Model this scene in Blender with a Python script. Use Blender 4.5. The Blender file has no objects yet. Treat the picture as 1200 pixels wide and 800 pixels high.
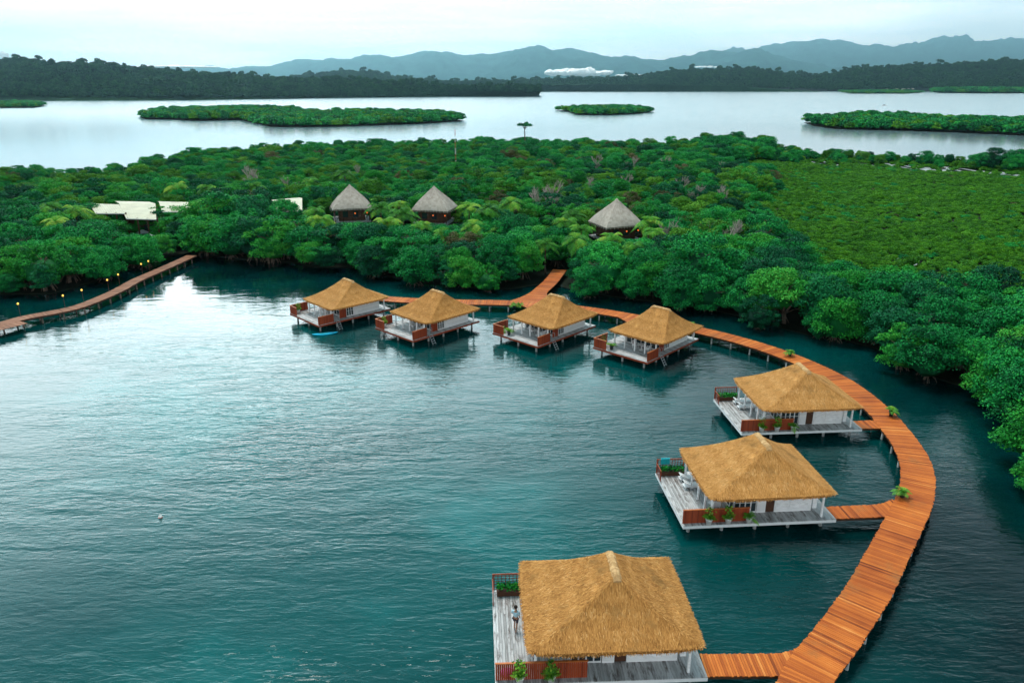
import bpy, bmesh, math, random
import numpy as np
from mathutils import Vector, Matrix, noise
R = math.radians
random.seed(7); rng = np.random.default_rng(7)

# ------------------------------------------------------------------ camera, sky, sun
SC = bpy.context.scene
COL = SC.collection
FPX, HOR, CAMZ = 870.0, 97.0, 32.5
PITCH = math.atan2(400 - HOR, FPX)
cd = bpy.data.cameras.new('camera'); cam = bpy.data.objects.new('camera', cd); COL.objects.link(cam)
cam.location = (0, 0, CAMZ); cam.rotation_euler = (math.pi/2 - PITCH, 0, 0)
cd.sensor_width = 36; cd.lens = FPX/1200*36; cd.clip_start = 0.5; cd.clip_end = 60000
SC.camera = cam
SUN_EL, SUN_AZ = 69, -30            # azimuth from +Y (straight ahead), negative = left
sd = bpy.data.lights.new('sun', 'SUN'); sun = bpy.data.objects.new('sun', sd); COL.objects.link(sun)
sd.energy = 3.1; sd.angle = R(24); sd.color = (1.0, 0.95, 0.88)
dv = Vector((math.sin(R(SUN_AZ))*math.cos(R(SUN_EL)), math.cos(R(SUN_AZ))*math.cos(R(SUN_EL)), math.sin(R(SUN_EL))))
sun.rotation_euler = dv.to_track_quat('Z', 'Y').to_euler(); sun.location = (0, 0, 300)
SC.view_settings.view_transform = 'Standard'; SC.view_settings.look = 'None'
SC.view_settings.gamma = 1; SC.view_settings.exposure = 0.2
W = bpy.data.worlds.new('World'); SC.world = W; W.use_nodes = True
def build_world():
    nt = W.node_tree; N = nt.nodes; L = nt.links; N.clear()
    out = N.new('ShaderNodeOutputWorld'); bg = N.new('ShaderNodeBackground'); bg.inputs['Strength'].default_value = 0.1
    L.new(bg.outputs[0], out.inputs[0])
    sky = N.new('ShaderNodeTexSky'); sky.sky_type = 'NISHITA'; sky.sun_disc = False
    sky.sun_elevation = R(SUN_EL); sky.sun_rotation = R(SUN_AZ); sky.air_density = 1.0; sky.dust_density = 1.0
    tc = N.new('ShaderNodeTexCoord')
    sep = N.new('ShaderNodeSeparateXYZ'); L.new(tc.outputs['Generated'], sep.inputs[0])
    mp = N.new('ShaderNodeMapping'); mp.inputs['Scale'].default_value = (1, 1, 5.5); L.new(tc.outputs['Generated'], mp.inputs[0])
    n1 = N.new('ShaderNodeTexNoise'); n1.inputs['Scale'].default_value = 2.3; n1.inputs['Detail'].default_value = 7; n1.inputs['Roughness'].default_value = .5
    n1.inputs['Distortion'].default_value = .4
    L.new(mp.outputs[0], n1.inputs['Vector'])
    cr = N.new('ShaderNodeValToRGB'); L.new(n1.outputs[0], cr.inputs[0])
    cr.color_ramp.elements[0].position = .28; cr.color_ramp.elements[0].color = (.60, .60, .60, 1)
    cr.color_ramp.elements[1].position = .56; cr.color_ramp.elements[1].color = (1, 1, 1, 1)
    # cloud brightness: brighter towards the hidden sun, a little darker to the right and overhead
    dot = N.new('ShaderNodeVectorMath'); dot.operation = 'DOT_PRODUCT'; 
    sq = N.new('ShaderNodeVectorMath'); sq.operation = 'MULTIPLY'; L.new(tc.outputs['Generated'], sq.inputs[0]); sq.inputs[1].default_value = (1, 1, 2.4)
    nr = N.new('ShaderNodeVectorMath'); nr.operation = 'NORMALIZE'; L.new(sq.outputs[0], nr.inputs[0]); L.new(nr.outputs[0], dot.inputs[0])
    e, a = R(24), R(-22)
    dot.inputs[1].default_value = Vector((math.sin(a)*math.cos(e), math.cos(a)*math.cos(e), 2.4*math.sin(e))).normalized()
    gl = N.new('ShaderNodeMapRange'); gl.interpolation_type = 'SMOOTHSTEP'; L.new(dot.outputs['Value'], gl.inputs[0])
    gl.inputs[1].default_value = .87; gl.inputs[2].default_value = 1.0; gl.inputs[3].default_value = 1.0; gl.inputs[4].default_value = 5.4
    hz = N.new('ShaderNodeMapRange'); L.new(sep.outputs['Z'], hz.inputs[0])
    hz.inputs[1].default_value = .20; hz.inputs[2].default_value = .62; hz.inputs[3].default_value = 1.12; hz.inputs[4].default_value = .22
    mp2 = N.new('ShaderNodeMapping'); mp2.inputs['Scale'].default_value = (1, 1, 13); mp2.inputs['Location'].default_value = (3, 1, 0); L.new(tc.outputs['Generated'], mp2.inputs[0])
    n2 = N.new('ShaderNodeTexNoise'); n2.inputs['Scale'].default_value = 3.2; n2.inputs['Detail'].default_value = 8; n2.inputs['Roughness'].default_value = .55; n2.inputs['Distortion'].default_value = .5; L.new(mp2.outputs[0], n2.inputs['Vector'])
    cm2 = N.new('ShaderNodeMapRange'); L.new(n2.outputs[0], cm2.inputs[0]); cm2.inputs[1].default_value = .32; cm2.inputs[2].default_value = .68; cm2.inputs[3].default_value = .76; cm2.inputs[4].default_value = 1.16
    mu0 = N.new('ShaderNodeMath'); mu0.operation = 'MULTIPLY'; L.new(hz.outputs[0], mu0.inputs[0]); L.new(cm2.outputs[0], mu0.inputs[1]); hz = mu0
    mul = N.new('ShaderNodeMath'); mul.operation = 'MULTIPLY'; L.new(gl.outputs[0], mul.inputs[0]); L.new(hz.outputs[0], mul.inputs[1])
    cc = N.new('ShaderNodeVectorMath'); cc.operation = 'SCALE'; 
    zc = N.new('ShaderNodeMapRange'); L.new(sep.outputs['Z'], zc.inputs[0]); zc.inputs[1].default_value = .15; zc.inputs[2].default_value = .6
    zm = N.new('ShaderNodeMix'); zm.data_type = 'RGBA'; L.new(zc.outputs[0], zm.inputs[0]); zm.inputs[6].default_value = (17.4,16.6,16.4,1); zm.inputs[7].default_value = (6.0,11.6,12.6,1)
    L.new(zm.outputs[2], cc.inputs[0]); L.new(mul.outputs[0], cc.inputs['Scale'])
    tint = N.new('ShaderNodeMix'); tint.data_type = 'RGBA'; tint.blend_type = 'MULTIPLY'; tint.inputs[0].default_value = 1
    L.new(sky.outputs[0], tint.inputs[6]); tint.inputs[7].default_value = (1.0, 1.6, 1.75, 1)
    mx = N.new('ShaderNodeMix'); mx.data_type = 'RGBA'
    L.new(cr.outputs[0], mx.inputs[0]); L.new(tint.outputs[2], mx.inputs[6]); L.new(cc.outputs[0], mx.inputs[7])
    L.new(mx.outputs[2], bg.inputs[0])
build_world()

# ------------------------------------------------------------------ helpers
CT, ST = math.cos(PITCH), math.sin(PITCH)
def at(px, py, z=0.0):
    u = (px-600)/FPX; v = (py-400)/FPX; t = (CAMZ-z)/(ST+v*CT)
    return Vector((u*t, (CT-v*ST)*t, z))
def at_y(px, py, Y):
    u = (px-600)/FPX; v = (py-400)/FPX; t = Y/(CT-v*ST)
    return Vector((u*t, Y, CAMZ-t*(ST+v*CT)))
def proj(x, y, z):
    dz = CAMZ-z; dep = y*CT+dz*ST; return 600+FPX*x/dep, 400+FPX*(dz*CT-y*ST)/dep, dep
def in_poly(x, y, P):
    c = False; j = len(P)-1
    for i in range(len(P)):
        xi, yi = P[i][0], P[i][1]; xj, yj = P[j][0], P[j][1]
        if (yi > y) != (yj > y) and x < (xj-xi)*(y-yi)/(yj-yi)+xi: c = not c
        j = i
    return c

class MB:
    """collects shapes; build() links them as ONE mesh object"""
    def __init__(s): s.v = []; s.f = []; s.t = []
    def add(s, vs, fs, t=.5):
        o = len(s.v); s.v += [tuple(p) for p in vs]; s.f += [tuple(i+o for i in f) for f in fs]
        s.t += ([t]*len(fs) if not isinstance(t, (list, tuple)) else list(t))
    def box(s, x0, x1, y0, y1, z0, z1, t=.5):
        s.add([(x0,y0,z0),(x1,y0,z0),(x1,y1,z0),(x0,y1,z0),(x0,y0,z1),(x1,y0,z1),(x1,y1,z1),(x0,y1,z1)],
              [(0,3,2,1),(4,5,6,7),(0,1,5,4),(1,2,6,5),(2,3,7,6),(3,0,4,7)], t)
    def tube(s, p, q, r0, r1=None, n=8, t=.5, cap=True):
        r1 = r0 if r1 is None else r1; p = Vector(p); q = Vector(q); d = (q-p).normalized()
        a = d.orthogonal().normalized(); b = d.cross(a)
        vs = [p+(a*math.cos(k*2*math.pi/n)+b*math.sin(k*2*math.pi/n))*r0 for k in range(n)]
        vs += [q+(a*math.cos(k*2*math.pi/n)+b*math.sin(k*2*math.pi/n))*r1 for k in range(n)]
        fs = [(k, (k+1) % n, n+(k+1) % n, n+k) for k in range(n)]
        if cap: fs += [tuple(range(n))[::-1], tuple(range(n, 2*n))]
        s.add(vs, fs, t)
    def path(s, pts, rad, n=7, t=.5):
        for i in range(len(pts)-1): s.tube(pts[i], pts[i+1], rad[i], rad[i+1], n, t)
    def lathe(s, prof, c=(0,0,0), n=14, t=.5):
        vs = []; fs = []
        for r, z in prof:
            vs += [(c[0]+r*math.cos(k*2*math.pi/n), c[1]+r*math.sin(k*2*math.pi/n), c[2]+z) for k in range(n)]
        for i in range(len(prof)-1):
            fs += [(i*n+k, i*n+(k+1) % n, (i+1)*n+(k+1) % n, (i+1)*n+k) for k in range(n)]
        fs += [tuple(range(n))[::-1], tuple(range((len(prof)-1)*n, len(prof)*n))]
        s.add(vs, fs, t)
    def mesh(s, name, m, smooth=False):
        me = bpy.data.meshes.new(name); me.from_pydata(s.v, [], s.f)
        at_ = me.attributes.new('t', 'FLOAT', 'FACE'); at_.data.foreach_set('value', s.t)
        me.materials.append(m)
        if smooth: me.polygons.foreach_set('use_smooth', [True]*len(me.polygons))
        me.update(); return me
    def build(s, name, m, parent=None, smooth=False):
        o = bpy.data.objects.new(name, s.mesh(name, m, smooth)); COL.objects.link(o)
        if parent: o.parent = parent
        return o
def tag(o, label=None, cat=None, group=None, kind=None):
    for k, v in (('label', label), ('category', cat), ('group', group), ('kind', kind)):
        if v: o[k] = v
    return o
def empty(name, loc, rz=0):
    o = bpy.data.objects.new(name, None); COL.objects.link(o); o.location = loc; o.rotation_euler = (0, 0, rz); o.empty_display_size = .3
    return o
def kids(o): return [c for c in COL.objects if c.parent == o]
def copy_tree(o, parent=None, ch=None):
    c = o.copy(); COL.objects.link(c)
    if parent: c.parent = parent
    for k in (ch if ch is not None else list(o.children)): copy_tree(k, c)
    return c

# ------------------------------------------------------------------ materials
def base_mat(name, rough=.7, spec=.3):
    m = bpy.data.materials.new(name); m.use_nodes = True; b = m.node_tree.nodes['Principled BSDF']
    b.inputs['Roughness'].default_value = rough; b.inputs['Specular IOR Level'].default_value = spec
    return m, m.node_tree.nodes, m.node_tree.links, b
def ramp(N, cols):
    r = N.new('ShaderNodeValToRGB'); e = r.color_ramp.elements
    for i, (p, c) in enumerate(cols):
        if i < 2: e[i].position = p
        el = e[i] if i < 2 else e.new(p)
        el.color = (*c, 1)
    return r
def plain(name, c, rough=.6, spec=.3, var=.25, scale=6, bump=0, stretch=(1,1,1)):
    """colour with noise variation and optional bump"""
    m, N, L, b = base_mat(name, rough, spec)
    tc = N.new('ShaderNodeTexCoord'); mp = N.new('ShaderNodeMapping'); mp.inputs['Scale'].default_value = stretch
    n = N.new('ShaderNodeTexNoise'); n.inputs['Scale'].default_value = scale; n.inputs['Detail'].default_value = 5
    L.new(tc.outputs['Object'], mp.inputs[0]); L.new(mp.outputs[0], n.inputs['Vector'])
    r = ramp(N, [(.3, [x*(1-var) for x in c]), (.7, [min(1, x*(1+var)) for x in c])])
    L.new(n.outputs[0], r.inputs[0]); L.new(r.outputs[0], b.inputs['Base Color'])
    if bump:
        bp = N.new('ShaderNodeBump'); bp.inputs['Strength'].default_value = bump; bp.inputs['Distance'].default_value = .05
        L.new(n.outputs[0], bp.inputs['Height']); L.new(bp.outputs[0], b.inputs['Normal'])
    return m
def tinted(name, cols, rough=.7, spec=.3, nscale=3, namt=.5, stretch=(1,1,1), bump=0, stain=None, objvar=0):
    """face attribute t picks the plank / strand / leaf colour, noise weathers it"""
    m, N, L, b = base_mat(name, rough, spec)
    a = N.new('ShaderNodeAttribute'); a.attribute_name = 't'
    tc = N.new('ShaderNodeTexCoord'); mp = N.new('ShaderNodeMapping'); mp.inputs['Scale'].default_value = stretch
    n = N.new('ShaderNodeTexNoise'); n.inputs['Scale'].default_value = nscale; n.inputs['Detail'].default_value = 4
    L.new(tc.outputs['Object'], mp.inputs[0]); L.new(mp.outputs[0], n.inputs['Vector'])
    s1 = N.new('ShaderNodeMath'); s1.operation = 'SUBTRACT'; L.new(n.outputs[0], s1.inputs[0]); s1.inputs[1].default_value = .5
    s2 = N.new('ShaderNodeMath'); s2.operation = 'MULTIPLY_ADD'; L.new(s1.outputs[0], s2.inputs[0]); s2.inputs[1].default_value = namt*2
    L.new(a.outputs['Fac'], s2.inputs[2])
    last = s2.outputs[0]
    if objvar:
        oi = N.new('ShaderNodeObjectInfo'); s3 = N.new('ShaderNodeMath'); s3.operation = 'SUBTRACT'; L.new(oi.outputs['Random'], s3.inputs[0]); s3.inputs[1].default_value = .5
        s4 = N.new('ShaderNodeMath'); s4.operation = 'MULTIPLY_ADD'; L.new(s3.outputs[0], s4.inputs[0]); s4.inputs[1].default_value = objvar; L.new(last, s4.inputs[2]); last = s4.outputs[0]
    r = ramp(N, cols); L.new(last, r.inputs[0]); col = r.outputs[0]
    if stain:
        n2 = N.new('ShaderNodeTexNoise'); n2.inputs['Scale'].default_value = stain[1]; n2.inputs['Detail'].default_value = 6; n2.inputs['Roughness'].default_value = .7
        mp2 = N.new('ShaderNodeMapping'); mp2.inputs['Scale'].default_value = stain[3]; L.new(tc.outputs['Object'], mp2.inputs[0]); L.new(mp2.outputs[0], n2.inputs['Vector'])
        r2 = ramp(N, [(stain[2], (0,0,0)), (stain[2]+.14, (1,1,1))]); L.new(n2.outputs[0], r2.inputs[0])
        mx = N.new('ShaderNodeMix'); mx.data_type = 'RGBA'; L.new(r2.outputs[0], mx.inputs[0]); L.new(col, mx.inputs[6]); mx.inputs[7].default_value = (*stain[0], 1)
        col = mx.outputs[2]
    L.new(col, b.inputs['Base Color'])
    if bump:
        bp = N.new('ShaderNodeBump'); bp.inputs['Strength'].default_value = bump; bp.inputs['Distance'].default_value = .04
        L.new(n.outputs[0], bp.inputs['Height']); L.new(bp.outputs[0], b.inputs['Normal'])
    return m
M = {}
M['thatch'] = tinted('golden_thatch', [(0, (.10,.036,.010)), (.35, (.37,.165,.042)), (.7, (.60,.295,.085)), (1, (.74,.46,.20))], .85, .15, 2.2, .22, bump=.4, objvar=.16, stain=((.30,.15,.045), .55, .56, (1,1,1)))
M['ridge'] = tinted('pale_ridge_thatch', [(0, (.30,.16,.06)), (1, (.62,.40,.19))], .85, .15, 4, .4)
M['gray_thatch'] = tinted('grey_thatch', [(0, (.24,.205,.17)), (.5, (.43,.385,.335)), (1, (.58,.53,.47))], .9, .1, 1.5, .3)
M['deck'] = tinted('weathered_grey_planks', [(0, (.13,.12,.115)), (.5, (.39,.385,.385)), (1, (.60,.60,.61))], .65, .35, 3.0, .45, (5,.5,1), stain=((.085,.065,.055), 1.1, .51, (2.2,.5,1)))
M['walk'] = tinted('orange_hardwood_planks', [(0, (.16,.030,.006)), (.35, (.36,.080,.012)), (.7, (.56,.15,.022)), (1, (.70,.28,.07))], .6, .18, .45, .35, stain=((.32,.115,.032), .30, .56, (1,1,1)))
M['walkbrown'] = tinted('brown_weathered_planks', [(0, (.10,.045,.028)), (.5, (.25,.11,.062)), (1, (.40,.20,.12))], .7, .15, .6, .35)
M['redwood'] = tinted('red_brown_boards', [(0, (.13,.018,.006)), (.5, (.27,.04,.011)), (1, (.40,.075,.02))], .55, .35, 1.5, .3, (4,4,.5))
M['brownwood'] = tinted('dark_brown_wood', [(0, (.04,.018,.01)), (1, (.13,.05,.025))], .6, .3, 3, .3)
M['cap'] = plain('orange_rail_cap', (.48,.13,.03), .5, .4, .2, 3)
M['white'] = plain('white_painted_wood', (.76,.77,.78), .5, .4, .13, 2.5, 0, (1,1,3))
M['whitewall'] = tinted('whitewashed_boards', [(0, (.55,.56,.57)), (.6, (.78,.79,.80)), (1, (.85,.85,.85))], .55, .35, 2.5, .25, (1,1,.4))
M['pile'] = plain('grey_white_piles', (.30,.32,.32), .8, .2, .35, 2.5, .2)
M['pilebrown'] = plain('timber_piles', (.13,.10,.08), .8, .2, .4, 3, .2)
M['glass'], _N, _L, _b = base_mat('dark_window_glass', .08, .6); _b.inputs['Base Color'].default_value = (.02,.035,.04,1)
M['dark'] = plain('painted_room_shade', (.035,.03,.028), .8, .2)
M['cream'] = plain('cream_metal_roof', (.50,.475,.35), .6, .2, .12, .5)
M['steel'] = plain('grey_steel', (.32,.33,.34), .4, .5, .15)
M['trunk'] = plain('grey_brown_bark', (.11,.085,.065), .9, .1, .4, 3, .4)
M['palebark'] = plain('pale_dead_bark', (.34,.29,.27), .9, .1, .25, 3, .3)
M['potwhite'] = plain('white_pot', (.7,.7,.68), .4, .4, .08)
M['potdark'] = plain('dark_pot', (.03,.035,.04), .4, .4, .1)
M['blue'] = plain('blue_board', (.005,.38,.62), .6, .15, .1)
M['teal_cloth'] = plain('turquoise_towel', (.02,.36,.42), .8, .1, .15)
M['pink'] = plain('pink_cloth', (.55,.10,.32), .8, .1, .15)
M['red'] = plain('red_mast_paint', (.45,.05,.03), .5, .3, .1)
M['skin'] = plain('skin', (.38,.20,.13), .6, .3, .08)
M['shirt'] = plain('pale_blue_shirt', (.38,.58,.66), .8, .1, .1)
M['shorts'] = plain('dark_shorts', (.06,.06,.08), .8, .1, .1)
M['hair'] = plain('dark_hair', (.02,.014,.01), .7, .2, .1)
M['pond_glint'] = plain('glint_pale_pond_water', (.50,.55,.56), .25, .5, .15, .1)  # sky glint on the ponds painted in as a pale base colour
M['mud'] = plain('dark_mud', (.010,.016,.010), .95, .1, .4, .3, .3)
def emit(name, c, s):
    m, N, L, b = base_mat(name); b.inputs['Base Color'].default_value = (*c, 1); b.inputs['Emission Color'].default_value = (*c, 1); b.inputs['Emission Strength'].default_value = s
    return m
M['lamp'] = emit('warm_lamp_glass', (1, .60, .10), 1.1)
M['lamp_orange'] = emit('orange_lamp_glass', (1, .20, .04), .7)
def foliage(name, dark, mid, light, dry=None):
    return tinted(name, [(0, dark), (.5, mid), (1, light)], .7, .08, .35, .25, objvar=.5)
M['lush'] = foliage('lush_mangrove_leaves', (.002,.055,.020), (.006,.21,.046), (.04,.40,.055))
M['lush2'] = foliage('bright_mangrove_leaves', (.004,.09,.020), (.022,.29,.032), (.08,.32,.04))
M['deep'] = foliage('deep_green_leaves', (.002,.034,.018), (.004,.11,.042), (.012,.20,.05))
M['olive'] = foliage('olive_leaves', (.014,.08,.010), (.05,.22,.016), (.15,.36,.03))
M['dry'] = foliage('dry_brown_leaves', (.03,.045,.015), (.085,.095,.035), (.17,.15,.07))
M['scrub'] = foliage('low_scrub_leaves', (.013,.085,.007), (.052,.225,.010), (.12,.34,.018))
M['palm'] = tinted('palm_fronds', [(0, (.006,.07,.010)), (.6, (.06,.27,.02)), (1, (.24,.40,.04))], .7, .1, 1, .2, objvar=.5)
M['far'] = foliage('far_forest_leaves', (.003,.024,.014), (.008,.060,.022), (.035,.11,.03))
M['potplant'] = tinted('pot_plant_leaves', [(0, (.012,.08,.008)), (.6, (.09,.30,.02)), (1, (.28,.45,.04))], .6, .15, 1, .2)

# ------------------------------------------------------------------ water
def build_water():
    me = bpy.data.meshes.new('water'); s = 21900
    me.from_pydata([(-s,-300,0),(s,-300,0),(s,26900,0),(-s,26900,0)], [], [(0,1,2,3)])
    m, N, L, b = base_mat('lagoon_water', .045, .5); b.inputs['IOR'].default_value = 1.333
    b.inputs['Specular IOR Level'].default_value = .5
    geo = N.new('ShaderNodeNewGeometry')
    def noise_(sc, stretch, rot, det, rough=.55, dist=0):
        mp = N.new('ShaderNodeMapping'); mp.inputs['Scale'].default_value = stretch; mp.inputs['Rotation'].default_value = (0,0,R(rot))
        L.new(geo.outputs['Position'], mp.inputs[0])
        n = N.new('ShaderNodeTexNoise'); n.inputs['Scale'].default_value = sc; n.inputs['Detail'].default_value = det; n.inputs['Roughness'].default_value = rough
        n.inputs['Distortion'].default_value = dist
        L.new(mp.outputs[0], n.inputs['Vector']); return n.outputs[0]
    # water colour: deep teal with lighter, shallower patches
    c = noise_(.035, (1,1,1), 0, 4)
    r = ramp(N, [(.20, (.0002,.009,.011)), (.56, (.0001,.058,.058)), (.80, (.001,.155,.155))]); 
    ds = N.new('ShaderNodeVectorMath'); ds.operation = 'DISTANCE'; L.new(geo.outputs['Position'], ds.inputs[0]); ds.inputs[1].default_value = (-28, 62, 0)
    dr = N.new('ShaderNodeMapRange'); L.new(ds.outputs['Value'], dr.inputs[0]); dr.inputs[1].default_value = 30; dr.inputs[2].default_value = 85; dr.inputs[3].default_value = .06; dr.inputs[4].default_value = -.32  # darker outwards: tannin and depth, plus tree reflections put into the colour
    ad = N.new('ShaderNodeMath'); L.new(c, ad.inputs[0]); L.new(dr.outputs[0], ad.inputs[1]); L.new(ad.outputs[0], r.inputs[0])
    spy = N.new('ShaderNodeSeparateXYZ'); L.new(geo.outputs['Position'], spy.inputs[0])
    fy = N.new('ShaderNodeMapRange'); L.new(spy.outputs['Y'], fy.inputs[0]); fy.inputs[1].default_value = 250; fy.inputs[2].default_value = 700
    fm = N.new('ShaderNodeMix'); fm.data_type = 'RGBA'; L.new(fy.outputs[0], fm.inputs[0]); L.new(r.outputs[0], fm.inputs[6]); fm.inputs[7].default_value = (.20,.30,.33,1)  # far bay's base colour paled to stand in for reflected sky
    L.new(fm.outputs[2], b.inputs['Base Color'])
    n1 = noise_(1.7, (.5,1.6,1), 10, 2.5, .5, .7)     # wind ripples
    n2 = noise_(.36, (.5,1.5,1), -8, 2, .5, .5)    # longer waves
    n3 = noise_(4.5, (.6,1.4,1), 20, 2)
    gust = noise_(.022, (1,1.9,1), 15, 4)
    gr = N.new('ShaderNodeMapRange'); L.new(gust, gr.inputs[0]); gr.inputs[1].default_value = .36; gr.inputs[2].default_value = .62; gr.inputs[3].default_value = .22; gr.inputs[4].default_value = 1.05
    def ma(a, k, c):
        x = N.new('ShaderNodeMath'); x.operation = 'MULTIPLY_ADD'; L.new(a, x.inputs[0]); x.inputs[1].default_value = k
        if c is not None: L.new(c, x.inputs[2])
        else: x.inputs[2].default_value = 0
        return x.outputs[0]
    sp0 = N.new('ShaderNodeSeparateXYZ'); L.new(geo.outputs['Position'], sp0.inputs[0])
    def fade(src, y0, y1, v0, v1):
        q = N.new('ShaderNodeMapRange'); L.new(sp0.outputs['Y'], q.inputs[0]); q.inputs[1].default_value = y0; q.inputs[2].default_value = y1; q.inputs[3].default_value = v0; q.inputs[4].default_value = v1
        m_ = N.new('ShaderNodeMath'); m_.operation = 'MULTIPLY'; L.new(src, m_.inputs[0]); L.new(q.outputs[0], m_.inputs[1]); return m_.outputs[0]
    h = ma(fade(n3, 45, 90, 1, 0), .014, ma(fade(n1, 60, 125, 1, .10), .095, ma(fade(n2, 70, 140, 1, .55), .19, None)))
    bp = N.new('ShaderNodeBump'); bp.inputs['Distance'].default_value = 1.0; L.new(h, bp.inputs['Height'])
    # calm far water and open lagoon: the ripples die out beyond the peninsula
    sp = N.new('ShaderNodeSeparateXYZ'); L.new(geo.outputs['Position'], sp.inputs[0])
    fr = N.new('ShaderNodeMapRange'); L.new(sp.outputs['Y'], fr.inputs[0]); fr.inputs[1].default_value = 70; fr.inputs[2].default_value = 190; fr.inputs[3].default_value = .76; fr.inputs[4].default_value = .52
    fz = N.new('ShaderNodeMapRange'); L.new(sp.outputs['Y'], fz.inputs[0]); fz.inputs[1].default_value = 200; fz.inputs[2].default_value = 420; fz.inputs[3].default_value = 1; fz.inputs[4].default_value = 0
    mz = N.new('ShaderNodeMath'); mz.operation = 'MULTIPLY'; L.new(fr.outputs[0], mz.inputs[0]); L.new(fz.outputs[0], mz.inputs[1]); fr = mz
    mm = N.new('ShaderNodeMath'); mm.operation = 'MULTIPLY'; L.new(fr.outputs[0], mm.inputs[0]); L.new(gr.outputs[0], mm.inputs[1])
    L.new(mm.outputs[0], bp.inputs['Strength']); L.new(bp.outputs[0], b.inputs['Normal'])
    rf = N.new('ShaderNodeMapRange'); L.new(sp.outputs['Y'], rf.inputs[0]); rf.inputs[1].default_value = 130; rf.inputs[2].default_value = 900; rf.inputs[3].default_value = .045; rf.inputs[4].default_value = .22
    sf = N.new('ShaderNodeMapRange'); L.new(sp.outputs['Y'], sf.inputs[0]); sf.inputs[1].default_value = 200; sf.inputs[2].default_value = 500; sf.inputs[3].default_value = .5; sf.inputs[4].default_value = .9; L.new(sf.outputs[0], b.inputs['Specular IOR Level'])
    L.new(rf.outputs[0], b.inputs['Roughness'])
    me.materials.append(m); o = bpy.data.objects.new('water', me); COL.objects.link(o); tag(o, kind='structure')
build_water()

# ------------------------------------------------------------------ land
near_px = [(-160,352),(-60,352),(0,351),(60,350),(100,340),(140,328),(170,315),(200,305),(215,300),(250,306),(290,310),(330,312),(360,318),(400,318),(440,328),(480,336),(520,340),(570,345),(605,345),(640,338),
           (665,346),(700,352),(745,358),(790,364),(830,370),(860,378),(900,390),(940,400),(975,404),(1005,412),(1040,432),(1075,448),(1110,460),(1140,468),(1168,482),(1192,500),(1186,520),(1180,545),(1182,575),(1194,592),(1215,600),(1280,640),(1400,740)]
far_px = [(-160,190),(-80,194),(0,191),(50,190),(100,190),(140,186),(180,178),(240,170),(300,166),(420,161),(540,160),(620,161),(700,163),(770,164),(800,162),(830,160),(900,163),(950,168),(1000,170),(1050,173),(1120,176),(1200,179),(1320,183)]
LAND = [tuple(at(x, y, 0)[:2]) for x, y in near_px] + [tuple(at(x, y, 6.0)[:2]) for x, y in far_px[::-1]]
def sheet(name, poly, z, m, depth=1.5):
    bm = bmesh.new(); vs = [bm.verts.new((x, y, z)) for x, y in poly]; f = bm.faces.new(vs)
    if f.normal.z < 0: f.normal_flip()
    r = bmesh.ops.extrude_face_region(bm, geom=[f]); bmesh.ops.translate(bm, verts=[g for g in r['geom'] if isinstance(g, bmesh.types.BMVert)], vec=(0,0,-depth))
    bmesh.ops.triangulate(bm, faces=bm.faces[:]); bmesh.ops.recalc_face_normals(bm, faces=bm.faces[:])
    me = bpy.data.meshes.new(name); bm.to_mesh(me); bm.free(); me.materials.append(m)
    o = bpy.data.objects.new(name, me); COL.objects.link(o); tag(o, kind='structure'); return o
def inset(P, n, dist):
    out = []
    for i in range(len(P)):
        if i == 0 or i >= n-1: out.append(P[i]); continue
        a, b = Vector(P[i-1]), Vector(P[i+1]); d = (b-a).normalized(); q = Vector(P[i])+Vector((-d.y, d.x))*dist
        out.append((q.x, q.y))
    return out
sheet('ground', inset(LAND, len(near_px), 3.0), .12, M['mud'])

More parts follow.
